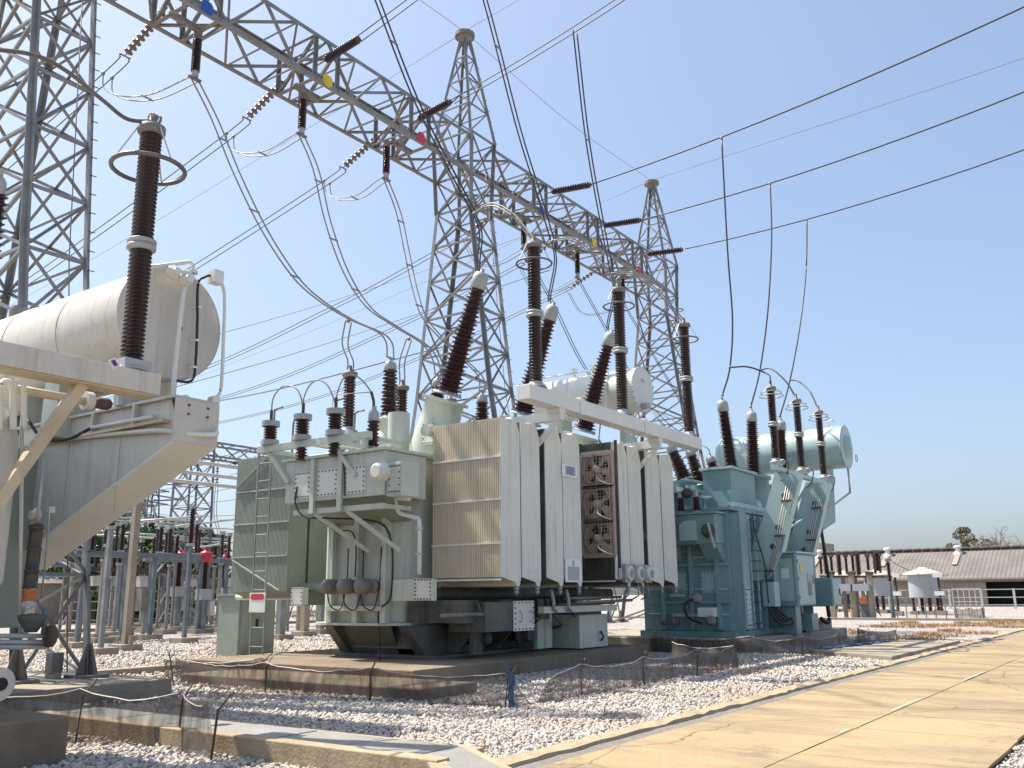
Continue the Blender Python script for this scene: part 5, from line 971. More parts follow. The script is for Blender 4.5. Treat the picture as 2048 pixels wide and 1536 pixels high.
MB().tube([P(20, 776, 'y', 10.9), P(175, 803, 'y', 10.9)], .055, 12).build('oil_pipe', 'paint_cream_dirty', T3); MB().cyl(P(168, 801, 'y', 10.9), P(182, 803, 'y', 10.9), .12, 14).build('pipe_flange', 'paint_cream', T3); MB().lathe(P(190, 805, 'y', 11.1), P(240, 812, 'y', 11.1), [(0, .05), (.05, .08), (.18, .08), (.22, .05)], 12).build('valve', 'rust_dark', T3)
for x0, x1 in ((0, 24), (28, 48)): MB().tube(spline([P(x0, 860, 'y', 10.25), P(x0, 778, 'y', 10.25), P((x0 + x1) / 2, 762, 'y', 10.25), P(x1, 778, 'y', 10.25), P(x1, 860, 'y', 10.25)], 6), .03, 10).build('bent_pipe', 'paint_white', T3)
MB().tube([P(44, 860, 'y', 10.22), P(40, 1300, 'y', 10.22)], .022, 8).build('conduit', 'paint_cream', T3)
bz = MB().lathe((5.36, 10.18, 2.42), (5.36, 10.18, 1.5), [(0, .05), (.03, .085), (.06, .085), (.07, .072), (.26, .072), (.27, .08), (.29, .08), (.30, .072), (.50, .072), (.51, .08), (.53, .08), (.54, .072), (.68, .072), (.69, .08), (.71, .08)], 18).build('breather', 'breather_glass', T3)
MB().lathe((5.36, 10.18, 1.70), (5.36, 10.18, 1.5), [(0, .073), (.12, .073)], 18).build('silica_gel', 'silica_orange', bz); MB().cyl((5.36, 10.18, 1.57), (5.36, 10.18, 1.52), .085, 16).build('bottom_cup', 'metal_cap', bz); MB().tube([(5.36, 10.18, 2.42), (5.36, 10.18, 3.2)], .018, 8).build('pipe', 'metal_cap', bz)
MB().lathe(P(60, 1030, 'y', 10.3), P(78, 1030, 'y', 10.3), [(0, .05), (.05, .05), (.06, .08), (.09, .08)], 12).build('valve', 'paint_cream', T3); MB().box(5.50, 5.56, 10.2, 10.26, 2.55, 2.62).build('bracket', 'paint_cream', T3)
for y_ in (1272, 1284, 1294): MB().tube([P(-20, y_, 'y', 10.05), P(96, y_, 'y', 10.05)], .026, 8).build('oil_pipe', 'metal_cap', T3)
MB().lathe(P(92, 1272, 'y', 10.0), P(108, 1272, 'y', 10.0), [(0, .06), (.03, .12), (.07, .12), (.1, .06)], 12).build('valve', 'rust_dark', T3); MB().tube([P(90, 1215, 'y', 10.05), P(88, 1270, 'y', 10.05)], .03, 8).build('oil_pipe', 'galv_blue', T3)
MB().lathe((5.38, 10.1, 1.45), (5.38, 10.1, 1.2), [(0, .04), (.02, .15), (.07, .14), (.2, .06)], 16).build('drip_pan', 'paint_dark', T3)
rr = []
for k in range(14):
    t = -math.pi / 2 + math.pi * k / 13; rr.append((4.72 + .16 * math.cos(t), 9.35, .80 + .16 * math.sin(t)))
MB().prism([(4.1, 9.35, .64)] + rr + [(4.1, 9.35, .96)], (0, .05, 0)).build('lifting_lug', 'paint_cream', T3); MB().cyl((4.74, 9.345, .80), (4.74, 9.335, .80), .062, 14).build('lug_hole', 'dark_interior', T3)
gb = empty('junction_box', (8.66, 15.5, .3), 'small grey box on the footing of the left tower', 'junction box'); MB().box(8.58, 8.78, 15.35, 15.55, .40, .72).build('housing', 'galv_warm', gb); MB().box(8.62, 8.74, 15.3, 15.6, .305, .40).build('foot', 'concrete_light', gb)
bolts(MB(), [(x, 10.11, 5.30) for x in np.arange(26.0, 28.1, .15)] + [(25.96, y, 5.30) for y in np.arange(10.2, 11.1, .15)], (0, 0, .03), .02, 1).build('bolt_row', 'rust_dark', T2)
for y in (10.6, 11.5): bolt_plate(T2, (24.99, y, 1.9), (0, 1, 0), (0, 0, 1), .5, .6, (-1, 0, 0), 'paint_teal_light', .02, 5)
MB().box(24.955, 24.985, 12.1, 12.35, 2.0, 2.25).build('label_plate', 'white_plate', T2)
for z in (1.0, 1.7, 2.6): MB().tube([(24.96, 10.05, z), (24.93, 12.5, z + .02)], .018, 6).build('conduit', 'paint_teal_light', T2)
MB().tube(spline([(25.9, 9.55, 3.9), (26.0, 9.5, 3.2), (26.4, 9.45, 2.4), (26.5, 9.45, 1.3)], 6), .02, 6).build('cable', 'rubber', T2)
# ================================================================== BACKGROUND SUBSTATION, LEFT
def block(root, x, y, w=.36, h=.22): MB().box(x - w, x + w, y - w, y + w, 0, h).build('footing', 'concrete_light', root)
def support(x, y, h, ih, label, mat='galv_blue', w=.13, top='aluminium', group='post insulator supports in the left yard'):
    r = empty('insulator_support', (x, y, 0), label, 'insulator', group); block(r, x, y)
    MB().box(x - w / 2, x + w / 2, y - w / 2, y + w / 2, .22, h).build('column', mat, r)
    if ih:
        insul('porcelain', (x, y, h + .1), (x, y, h + ih), .07, .13, 14, r, 'porcelain_red', 10); MB().cyl((x, y, h), (x, y, h + .1), .14, 10).build('flange', 'metal_cap', r); MB().cyl((x, y, h + ih), (x, y, h + ih + .12), .09, 10).build('cap', 'metal_cap', r)
    return r
def gz(px, py0, x, y):
    """height over (x, y) seen at photograph row py0"""
    lo, hi = -2., 60.
    for _ in range(40):
        mid = (lo + hi) / 2; d = Vector((x, y, mid - EYE)); v = 768 - FPX * d.dot(UPV) / d.dot(FWD)
        if v > py0: lo = mid
        else: hi = mid
    return lo
r = empty('concrete_post', (17.1, 26.5, 0), 'tall square concrete post in the left yard, pale on its sunny side', 'post'); block(r, 17.1, 26.5); MB().box(17.0, 17.2, 26.4, 26.6, .22, gz(0, 978, 17.1, 26.5)).build('shaft', 'concrete_light', r); MB().box(17.05, 17.15, 26.2, 26.32, .0, .5).build('splint', 'concrete_kerb', r)
support(20.85, 28.8, gz(0, 1092, 20.85, 28.8), 1.35, 'blue-grey column with brown insulator, nearest the grey cabinet')
support(19.45, 31.8, gz(0, 1094, 19.45, 31.8), 1.1, 'blue-grey column with brown insulator, leftmost in the left yard')
support(17.2, 29.4, 3.3, 1.5, 'blue-grey column with brown insulator behind the left tower foot')
support(15.6, 25.4, 3.6, 1.5, 'steel column with brown insulator close behind the left tower', 'galv')
# disconnector frame
def switch_frame(x0, x1, y, h, label, ni, ih=1.0):
    r = empty('disconnector', ((x0 + x1) / 2, y, 0), label, 'switchgear', 'disconnectors in the left yard')
    for x in (x0 + (x1 - x0) * .4, x0 + (x1 - x0) * .62): block(r, x, y); MB().box(x - .075, x + .075, y - .075, y + .075, .22, h - .1).build('column', 'galv_blue', r); MB().bar((x, y, h - .8), (x + .6, y, h - .1), .06).build('strut', 'galv', r)
    MB().box(x0, x1, y - .14, y + .14, h - .1, h + .08).build('crossbeam', 'galv_blue', r); MB().box(x0, x1, y + .5, y + .7, h - .1, h + .04).build('crossbeam', 'galv', r)
    for k in range(ni):
        x = x0 + .2 + (x1 - x0 - .4) * k / (ni - 1); yy = y + (.6 if k % 2 else 0); z = ih * (1.0 if k % 3 else 1.2)
        insul('insulator', (x, yy, h + .15), (x, yy, h + .15 + z), .06, .11, 11, r, 'porcelain_red' if k % 2 else 'porcelain', 10); MB().box(x - .12, x + .12, yy - .08, yy + .08, h + .1 + z, h + .28 + z).build('contact', 'metal_cap', r); MB().cyl((x, yy, h + .04), (x, yy, h + .15), .13, 8).build('flange', 'metal_cap', r)
    MB().tube([(x0, y, h + ih + .35), (x1, y + .2, h + ih + .45)], .035, 6).build('blade', 'bus_white', r)
    return r
switch_frame(18.6, 24.0, 32.5, gz(0, 1110, 21.5, 32.5), 'disconnector frame with six brown insulators in front of the trees', 7)
switch_frame(22.5, 29.5, 40, 3.6, 'farther disconnector frame behind the concrete post', 7, 1.2)
switch_frame(17.0, 22.0, 41.5, 3.2, 'far disconnector frame left of the concrete post', 6, 1.2)
switch_frame(24.5, 31.0, 36.5, 3.3, 'disconnector frame just left of the rear radiators', 8, 1.1)
switch_frame(26.0, 36.0, 48.5, 3.4, 'farthest disconnector frame before the railing trees', 9, 1.3)
switch_frame(14.5, 19.5, 37.5, 3.0, 'disconnector frame behind the left tower foot', 7, 1.1)
# red current transformers
def ct(x, y, label, sc=1.0, h=2.0):
    r = empty('current_transformer', (x, y, 0), label, 'current transformer', 'red-headed current transformers'); block(r, x, y, .4); MB().box(x - .13, x + .13, y - .13, y + .13, .22, h).build('column', 'galv', r)
    MB().box(x - .28, x + .28, y - .25, y + .25, h, h + .5).build('base_box', 'tank_grey', r); insul('porcelain', (x, y, h + .5), (x, y, h + 1.7), .12, .19, 13, r, 'porcelain_red', 12)
    MB().lathe((x, y, h + 1.7), (x, y, h + 2.5), [(0, .2), (.04, .29), (.42, .30), (.48, .25), (.52, .12), (.65, .10)], 16).build('red_head', 'sign_red', r); MB().cyl((x - .5, y, h + 2.0), (x + .5, y, h + 2.0), .05, 8).build('terminal', 'aluminium', r); MB().box(x + .15, x + .42, y - .35, y - .1, h - .7, h - .05).build('terminal_box', 'bus_white', r)
a = P(412, 1110, 'y', 36.5); ct(a.x, 36.5, 'red-headed current transformer in front of the far lattice tower', h=gz(0, 1112, a.x, 36.5) - 2.0)
a = P(360, 1112, 'y', 41); ct(a.x, 41, 'red-headed current transformer left of the far lattice tower legs', h=gz(0, 1113, a.x, 41) - 2.0)
a = P(452, 1118, 'y', 41); ct(a.x, 41, 'red-headed current transformer half hidden by the rear radiators', h=gz(0, 1118, a.x, 41) - 2.0)
k = 0
for px, y, h, ih, w_ in ((232, 37, 3.0, 1.4, 'one'), (250, 38.5, 3.2, 1.3, 'two'), (335, 37.5, 3.0, 1.4, 'three'), (437, 39, 3.2, 1.1, 'four'), (395, 39.5, 2.6, 1.5, 'five'), (300, 42, 3.3, 1.3, 'six')):
    x = P(px, 1200, 'y', y).x; support(x, y, h, ih, 'grey support column with brown insulator, ' + {'one': 'second from the left among the far row', 'two': 'just left of the concrete post', 'three': 'between disconnector posts and blue-grey column', 'four': 'right of the red-headed transformers', 'five': 'behind the far tower leg', 'six': 'behind the disconnector frame'}[w_], 'galv')
for i, (px, y) in enumerate(((560, 27.5), (608, 29), (640, 30.5), (672, 30))):
    x = P(px, 1270, 'y', y).x; support(x, y, 3.4, 1.2, 'support seen under the rear radiators, ' + ('leftmost', 'second', 'third', 'rightmost')[i] + ' of four', 'concrete_light' if i % 2 else 'galv', .26)
for i, (px, y) in enumerate(((545, 33), (585, 35), (655, 36), (700, 38), (625, 38))):
    x = P(px, 1250, 'y', y).x; r = empty('steel_frame', (x, y, 0), 'small steel frame far under the rear radiators, ' + ('first', 'second', 'fourth', 'fifth', 'third')[i] + ' from left', 'steel frame', 'frames under the rear radiators')
    for s in (-.35, .35): MB().box(x + s - .07, x + s + .07, y - .07, y + .07, 0, 2.6).build('post', 'concrete_light', r)
    MB().bar((x - .35, y, .3), (x + .35, y, 2.3), .06).build('brace', 'galv', r); MB().box(x - .45, x + .45, y - .1, y + .1, 2.6, 2.75).build('cap_beam', 'galv', r)
# more columns and frames of the yard, thinner and farther back
far = ((200, 36, 3.1, 1.3, 'thin column left of the concrete post, nearest row'), (222, 44, 2.6, 1.2, 'thin column in the shade of the trees, leftmost'), (243, 45, 2.9, 1.3, 'thin column in the shade of the trees, second'), (268, 46, 2.4, 1.3, 'thin column peeping out right of the concrete post'), (322, 45, 2.8, 1.3, 'thin column in the shade of the trees, between the frame posts'), (346, 40, 3.4, 1.2, 'thin column just left of the blue-grey one'), (384, 46, 2.8, 1.4, 'thin column behind the far tower, right leg'), (425, 42, 3.2, 1.2, 'thin column right of the middle red head'), (446, 45, 3.0, 1.3, 'thin column beside the rear radiators'), (165, 33, 3.2, 1.3, 'thin column left of the tower leg, nearer'), (140, 38, 3.0, 1.3, 'thin column left of the tower leg, farther'))
for px, y, h, ih, lab in far:
    support(P(px, 1200, 'y', y).x, y, h, ih, lab, ('galv', 'galv_warm', 'concrete_light')[int(px) % 3], .11)
for i, (px, y, w_) in enumerate(((236, 43, 2.6), (330, 47, 3.0), (418, 45, 2.4))):
    x = P(px, 1180, 'y', y).x; r = empty('steel_frame', (x, y, 0), 'dark crossbeam frame in the left yard, ' + ('left', 'middle', 'right')[i] + ' one', 'steel frame', 'crossbeam frames in the left yard')
    for s in (-w_, w_):
        for d in (-.25, .25): MB().box(x + s + d - .05, x + s + d + .05, y - .05, y + .05, 0, 2.9).build('post', 'galv_warm', r)
        for k in range(3): MB().bar((x + s - .25, y, .2 + k * .9), (x + s + .25, y, 1.1 + k * .9), .05).build('brace', 'galv', r)
    MB().box(x - w_ - .3, x + w_ + .3, y - .12, y + .12, 2.9, 3.12).build('crossbeam', 'rust_dark', r); MB().box(x - w_, x + w_, y - .06, y + .06, 1.9, 2.0).build('tie', 'galv_warm', r)
    for k in range(5): insul('insulator', (x - w_ + k * w_ / 2, y, 3.12), (x - w_ + k * w_ / 2, y, 4.2), .06, .12, 10, r, 'porcelain_red' if k % 2 else 'porcelain', 8); MB().box(x - w_ + k * w_ / 2 - .2, x - w_ + k * w_ / 2 + .2, y - .2, y + .2, 2.2, 2.7).build('drive_box', 'bus_white' if k % 2 else 'galv_blue', r)
# bus tubes
for i, (z, y, a, b, w_) in enumerate(((7.72, 36, 18, 34, 'uppermost'), (7.25, 36.3, 18, 34, 'middle'), (6.85, 36.6, 18, 34, 'lowest'))):
    tag(MB().tube([(a, y, z), (b, y, z)], .09, 8).build('bus_tube', 'bus_white'), 'pale horizontal bus tube behind the oil drum bracket, ' + w_ + ' of three', 'bus tube', 'high bus tubes')
for i, (p, q, y0, y1, w_) in enumerate((((278, 1043), (405, 1032), 30, 31, 'upper sloping one'), ((317, 1057), (467, 1039), 34, 36, 'lower sloping one'), ((195, 1062), (460, 1080), 44, 44, 'long one crossing the trees'), ((195, 1070), (455, 1086), 44, 44, 'second long one crossing the trees'), ((380, 1098), (470, 1084), 37, 38, 'short one above the red heads'))):
    tag(MB().tube([P(*p, 'y', y0), P(*q, 'y', y1)], .05, 8).build('bus_tube', 'bus_white'), 'thin pale bus tube in the left yard, ' + w_, 'bus tube', 'low bus tubes')
# far lattice towers and beam
def far_tower(cx, cy, h, w0, w1, label, n, arms=False, mat='galv'):
    r = empty('lattice_tower', (cx, cy, 0), label, 'lattice tower')
    def c(sx, sy, z): w_ = w0 + (w1 - w0) * z / h; return Vector((cx + sx * w_, cy + sy * w_, z))
    cs = ((-1, -1), (1, -1), (1, 1), (-1, 1))
    for s in cs: member('leg', c(*s, 0), c(*s, h), .12, r, mat)
    for i in range(n):
        z0, z1 = h * i / n, h * (i + 1) / n
        for f in range(4): A_, B_ = cs[f], cs[(f + 1) % 4]; member('brace', c(*A_, z0), c(*B_, z1), .06, r, mat); member('brace', c(*B_, z0), c(*A_, z1), .06, r, mat); member('strut', c(*A_, z1), c(*B_, z1), .055, r, mat)
    if arms:
        for z in (h * .72, h * .82, h * .92):
            for s in (-1, 1): member('arm', (cx, cy, z + .4), (cx + s * 2.4, cy - s * 1.5, z), .12, r, mat); member('arm', (cx, cy, z - .2), (cx + s * 2.4, cy - s * 1.5, z), .10, r, mat)
    return r
far_tower(32.2, 44.6, 10.4, .85, .70, 'far lattice gantry tower left of the rear radiators', 8)
fb = empty('gantry_beam', (35, 44.6, 9.6), 'far lattice beam behind the rear radiators, top of the left yard', 'gantry beam')
for y in (44, 45.2):
    for z in (9.55, 10.35): member('chord', (31.0, y, z), (47, y, z), .11, fb, 'galv')
for k in range(13):
    a, b = 31.0 + k * 1.2, 32.2 + k * 1.2
    for y in (44, 45.2): member('brace', (a, y, 9.55 if k % 2 else 10.35), (b, y, 10.35 if k % 2 else 9.55), .07, fb, 'galv')
    member('brace', (a, 44, 9.55), (b, 45.2, 9.55), .06, fb, 'galv'); member('strut', (a, 44, 10.35), (a, 45.2, 10.35), .06, fb, 'galv')
far_tower(47.2, 44.6, 13, .85, .5, 'far lattice tower hidden behind the middle transformer', 9)
disc_string((33.3, 44, 9.4), (33.35, 44, 7.9), 8, 'far disc string hanging from the far beam left of the rear radiators', 'far disc strings')
rod_insulator((34.0, 43.4, 9.2), (35.2, 42.2, 9.6), 12, 'far dark rod insulator beside the rear radiator top', 'far disc strings', .16)
conductor('far drop wire below the hanging disc string with a grading loop', twin([(33.35, 44, 7.9), (33.3, 43.9, 6.2), (33.45, 43.5, 4.9), (33.3, 43, 3.9)], (.09, 0, 0)), .02, 'wire_light')
for i, (px, y, h) in enumerate(((292, 75, 14.5), (268, 82, 13), (245, 90, 12.2))):
    x = P(px, 1100, 'y', y).x; far_tower(x, y, h, 1.0, .35, 'distant pylon above the green trees, ' + ('nearest', 'middle', 'leftmost')[i] + ' one', 7, True)
for i, (y0, y1) in enumerate(((985, 945), (1003, 972), (1008, 998), (1022, 1030), (1060, 1075), (935, 905))):
    a = P(270, y0, 'y', 76); b = P(480, y1, 'y', 60); conductor('thin distant line wire over the left yard, ' + ('second', 'third', 'fourth', 'fifth', 'lowest', 'uppermost')[i] + ' from the top', [[a, dsc(a, b, .5) - V((0, 0, .3)), b]], .022, 'wire', 'thin distant lines over the left yard')
# low railing, sheds behind the yard
rl = empty('railing', (30, 46, 0), 'pale low railing behind the disconnectors in the left yard', 'railing')
for x in np.arange(26, 37, 1.1): MB().bar((x, 46, 0), (x, 46, 1.5), .05).build('post', 'bus_white', rl)
for z in (.5, 1.0, 1.45): MB().bar((26, 46, z), (36.9, 46, z), .04).build('rail', 'bus_white', rl)
for i, (px, y, w_, h, mt) in enumerate(((215, 60, 5, 2.6, 'wall_plaster'), (330, 58, 3, 2.2, 'concrete_light'))):
    x = P(px, 1200, 'y', y).x; s = empty('shed', (x, y, 0), 'pale low shed behind the left yard, ' + ('left one' if i == 0 else 'right one'), 'shed'); MB().box(x - w_, x + w_, y, y + 4, 0, h).build('wall', mt, s); MB().prism([(x - w_ - .3, y - .3, h + .003), (x - w_ - .3, y + 4.3, h + .003), (x - w_ - .3, y + 2, h + .9)], (2 * w_ + .6, 0, 0)).build('roof', 'roof_tile', s); MB().box(x - .8, x + .1, y - .02, y - .003, .1, 1.9).build('door', 'dark_interior', s)
box_r = empty('switch_cabinet', (30.6, 37, 0), 'small rusty cabinet on a stand among the left yard posts', 'cabinet')
x = P(262 + 28, 1210, 'y', 33.5).x; box_r.location = (x, 33.5, 0); WP[box_r.name] = Vector((x, 33.5, 0)); MB().box(x - .3, x + .3, 33.3, 33.7, 1.1, 2.0).build('housing', 'galv_warm', box_r); MB().box(x - .06, x + .06, 33.45, 33.55, 0, 1.1).build('stand', 'galv', box_r)
# ---- trees
def tree(name, label, x, y, h, rx, rz, mat, n, ls, trunk_h, seed, bare=False):
    rg = np.random.default_rng(seed); r = empty(name, (x, y, 0), label, 'tree'); m = MB(); m.cyl((x, y, 0), (x, y, trunk_h), .10 + h * .018, 8, .06 + h * .01); tips = []
    def limb(p, d, L, rad, dep):
        q = p + d * L; m.cyl(p, q, rad, 6, rad * .6); tips.append(q)
        if dep > 0:
            for k in range(3):
                e = (d + V(tuple(rg.normal(0, .55, 3))) + V((0, 0, .15))).normalized(); limb(dsc(p, q, rg.uniform(.55, 1)), e, L * rg.uniform(.55, .8), rad * .58, dep - 1)
    for k in range(6 if bare else 5):
        t = k * 2 * math.pi / 5 + rg.uniform(0, .6); limb(V((x, y, trunk_h * rg.uniform(.7, 1))), V((math.cos(t) * .75, math.sin(t) * .75, .8)).normalized(), h * .24, .05 + h * .007, 4 if bare else 2)
    m.build('trunk', 'trunk', r)
    if n:
        nc = 26; cc = rg.normal(size=(nc, 3)); cc /= np.linalg.norm(cc, axis=1, keepdims=True); cc *= rg.uniform(.25, 1, (nc, 1)) ** .5; cc = cc * np.array([rx, rx, rz]) + np.array([x, y, trunk_h + rz * .85]); cr = rg.uniform(.16, .36, nc) * rx
        idx = rg.integers(0, nc, n); p = rg.normal(size=(n, 3)); p /= np.linalg.norm(p, axis=1, keepdims=True); p = cc[idx] + p * (cr[idx] * rg.uniform(.3, 1, n) ** .4)[:, None] * np.array([1, 1, .75])
        u = rg.normal(size=(n, 3)); u /= np.linalg.norm(u, axis=1, keepdims=True); v = np.cross(u, rg.normal(size=(n, 3))); v /= np.linalg.norm(v, axis=1, keepdims=True); s = ls * rg.uniform(.6, 1.3, (n, 1))
        q = np.stack([p - u * s, p - v * s * .55, p + u * s, p + v * s * .55], 1).reshape(-1, 3)
        MB().add(q.tolist(), [(4 * k, 4 * k + 1, 4 * k + 2, 4 * k + 3) for k in range(n)]).build('crown', mat, r, origin=(x, y, trunk_h))
    return r
for i, (px, y, hpx, rx, mt, seed, lab) in enumerate(((225, 62, 1045, 5.0, 'leaf_green', 21, 'leafy green tree behind the yard, leftmost'), (285, 66, 1050, 4.6, 'leaf_green', 22, 'leafy green tree behind the concrete post'), (322, 72, 1024, 4.4, 'leaf_dark', 23, 'dark green tree left of the far lattice tower'), (352, 76, 1030, 3.4, 'leaf_dark', 24, 'dark rounded tree right beside the far lattice tower'), (345, 58, 1110, 3.2, 'leaf_green', 25, 'low green tree between the disconnector posts'), (420, 84, 1078, 3.6, 'leaf_dry', 26, 'dull brownish tree right of the far lattice tower'), (170, 64, 1050, 5.0, 'leaf_green', 27, 'green tree half hidden by the bracket plate'), (262, 56, 1100, 3.0, 'leaf_green', 28, 'low bushy green tree beside the concrete post'))):
    x = P(px, 1150, 'y', y).x; h = gz(0, hpx, x, y); tree('leafy_tree', lab, x, y, h, rx, h * .42, mt, 5200, .28, h * .2, seed)
# ================================================================== BACKGROUND, RIGHT
# ---- long low warehouse
W = empty('warehouse', (106, 6, 0), 'long low warehouse with tiled roof and dark doorway at the right', 'warehouse')
WX, EZ, RZ, Y0, Y1 = 106.0, 2.78, 5.9, -26, 46
m = MB(); m.box(WX, WX + .3, Y0, 11.2, 0, EZ).box(WX, WX + .3, 14.9, Y1, 0, EZ).box(WX, WX + .3, 11.2, 14.9, 2.45, EZ).box(WX + 14, WX + 14.3, Y0, Y1, 0, EZ).box(WX, WX + 14, Y0 - .3, Y0, 0, EZ).box(WX, WX + 14, Y1, Y1 + .3, 0, EZ)
wl = m.build('wall', 'wall_plaster', W); box('doorway', 'dark_interior', W, WX + 2.5, WX + 2.6, 10.5, 15.5, 0, 2.6); MB().box(WX - .04, WX - .003, 14.9, 17.6, .05, 2.4).build('sliding_door', 'roof_light', W)
for y in np.arange(Y0 + 2, Y1, 4.2):
    if not 10.5 < y < 15.6: MB().box(WX - .12, WX, y - .12, y + .12, 0, EZ).build('pilaster', 'wall_plaster', W)
# tiled roof: corrugated slope built from ridged strips
rm = MB(); ys = np.arange(Y0 - .6, Y1 + .6, .21); vs = []; fs = []; NR = 14
for i, y in enumerate(ys):
    for k in range(NR + 1):
        t = k / NR; vs.append((WX - .7 + 7.6 * t, y, EZ + .02 + (RZ - EZ) * t + (.05 if i % 2 else 0) + (.03 if k % 2 else 0)))
for i in range(len(ys) - 1):
    for k in range(NR): a = i * (NR + 1) + k; fs.append((a, a + 1, a + NR + 2, a + NR + 1))
rf = rm.add(vs, fs).build('roof', 'roof_tile', W)
MB().prism([(WX + 6.95, Y0 - .6, RZ - .02), (WX + 15, Y0 - .6, EZ), (WX + 6.95, Y0 - .6, EZ)], (0, Y1 - Y0 + 1.2, 0)).build('rear_slope', 'roof_tile', rf)
for k in range(72): y = Y0 + k * 1.0; MB().lathe((WX + 6.9, y, RZ + .24), (WX + 6.9, y + 1.0, RZ + .24), [(0, .12), (.15, .2), (.85, .2), (1.0, .12)], 8).build('ridge_cap', 'ridge_dark', rf)
MB().box(WX + 6.6, WX + 6.75, Y0, Y1, RZ - .15, RZ + .06).build('ridge_vent', 'ridge_dark', rf)
for y in (-12, -4, 3.2, 10.4, 17.8, 25.2, 33): 
    rl_ = MB().prism([(WX + 2.6, y, EZ + .17 + (RZ - EZ) * .434), (WX + 6.4, y, EZ + .14 + (RZ - EZ) * .934), (WX + 6.4, y + .55, EZ + .14 + (RZ - EZ) * .934), (WX + 2.6, y + .55, EZ + .17 + (RZ - EZ) * .434)], (0, 0, .05)).build('sky_light_strip', 'roof_light', rf)
    MB().lathe((WX + 6.0, y + .3, RZ - .5), (WX + 6.0, y + .3, RZ + .8), [(0, .5), (.3, .45), (.45, .28), (.75, .28), (.76, .45), (.95, .45), (1.1, .3)], 12).build('vent_cowl', 'white_plate', rf)
MB().box(WX - .85, WX - .70, Y0 - .6, Y1 + .6, EZ - .10, EZ + .06).build('gutter', 'roof_light', rf)
tb = empty('tower_block', (150, 58, 0), 'small distant grey block behind the black cable pole', 'building'); a = P(1632, 1100, 'x', 150); MB().box(150, 156, a.y - 1.2, a.y + 2.6, 0, gz(0, 1086, 150, a.y)).build('wall', 'wall_plaster', tb); MB().box(149.9, 149.99, a.y, a.y + 1.2, 5, 7.5).build('window', 'dark_interior', tb)
# ---- steel rail fence before the warehouse
f = empty('rail_fence', (92, 8, 0), 'pale steel rail fence in front of the warehouse', 'fence')
for y in np.arange(-10, 40, 2.6): MB().box(91.9, 92.05, y - .09, y + .09, 0, 1.75).build('post', 'bus_white', f)
for z in (.35, 1.0, 1.68): MB().bar((92, -10, z), (92, 38.9, z), .07).build('rail', 'bus_white', f)
f = empty('rail_gate', (84, 7, 0), 'nearer pale rail gate at the right edge of the picture', 'gate')
for y in (-2.5, 2.0, 6.4, 8.2): MB().box(83.93, 84.07, y - .09, y + .09, 0, 1.8).build('post', 'bus_white', f)
for z in (.6, 1.75): MB().bar((84, -2.5, z), (84, 8.2, z), .08).build('rail', 'bus_white', f)
# ---- reactors with domed lids
def reactor(px, x, w_, label, y0=1195, yt=1150):
    a = P(px, 1180, 'x', x); b = gz(0, y0, x, a.y); t = gz(0, yt, x, a.y); r = empty('reactor_coil', (x, a.y, 0), label, 'reactor', 'domed grey reactors on insulator legs')
    MB().lathe((x, a.y, b), (x, a.y, t + 1), [(0, w_), (t - b, w_)], 32).build('coil_housing', 'tank_grey', r); MB().lathe((x, a.y, t + .01), (x, a.y, t + 2), [(0, w_ * 1.28), (.08, w_ * 1.28), (.22, w_ * .95), (.36, w_ * .5), (.42, w_ * .3), (.5, w_ * .28), (.53, .02)], 32).build('dome_lid', 'dome_cream', r)
    for k in range(4):
        t_ = k * 1.571 + .5; c = (x + w_ * .8 * math.cos(t_), a.y + w_ * .8 * math.sin(t_), .25); insul('leg_insulator', c, (c[0], c[1], b), .10, .16, 8, r, 'porcelain_red', 10); MB().box(c[0] - .25, c[0] + .25, c[1] - .25, c[1] + .25, 0, .25).build('footing', 'concrete_light', r)
reactor(1849, 70, 1.02, 'domed grey reactor on insulator legs, standing free before the warehouse'); reactor(1758, 74, 1.02, 'domed grey reactor half hidden behind brown insulators', 1192, 1152); reactor(1690, 78, 1.0, 'farthest domed grey reactor behind the switchgear posts', 1188, 1155)
# ---- breaker posts with slim stacked insulators
def slim_post(px, x, label, top=1148):
    a = P(px, 1225, 'x', x); r = empty('switch_post', (x, a.y, 0), label, 'switchgear', 'slim insulator posts'); h = gz(0, top, x, a.y); insul('lower_insulator', (x, a.y, .3), (x, a.y, h * .48), .07, .13, 9, r, 'porcelain_red', 10); insul('upper_insulator', (x, a.y, h * .58), (x, a.y, h * .92), .06, .11, 7, r, 'porcelain', 10)
    for z in (h * .53, h * .97): MB().box(x - .22, x + .22, a.y - .3, a.y + .3, z - .14, z + .14).build('clamp_box', 'white_plate', r); MB().bar((x, a.y - .7, z), (x, a.y + .5, z), .05).build('arm', 'aluminium', r)
    MB().box(x - .3, x + .3, a.y - .3, a.y + .3, 0, .3).build('footing', 'concrete_light', r)
slim_post(1797, 66, 'slim insulator post with white clamps left of the free reactor'); slim_post(1884, 68, 'slim insulator post with white clamps right of the free reactor'); slim_post(1878, 74, 'farther slim insulator post right of the free reactor', 1152)
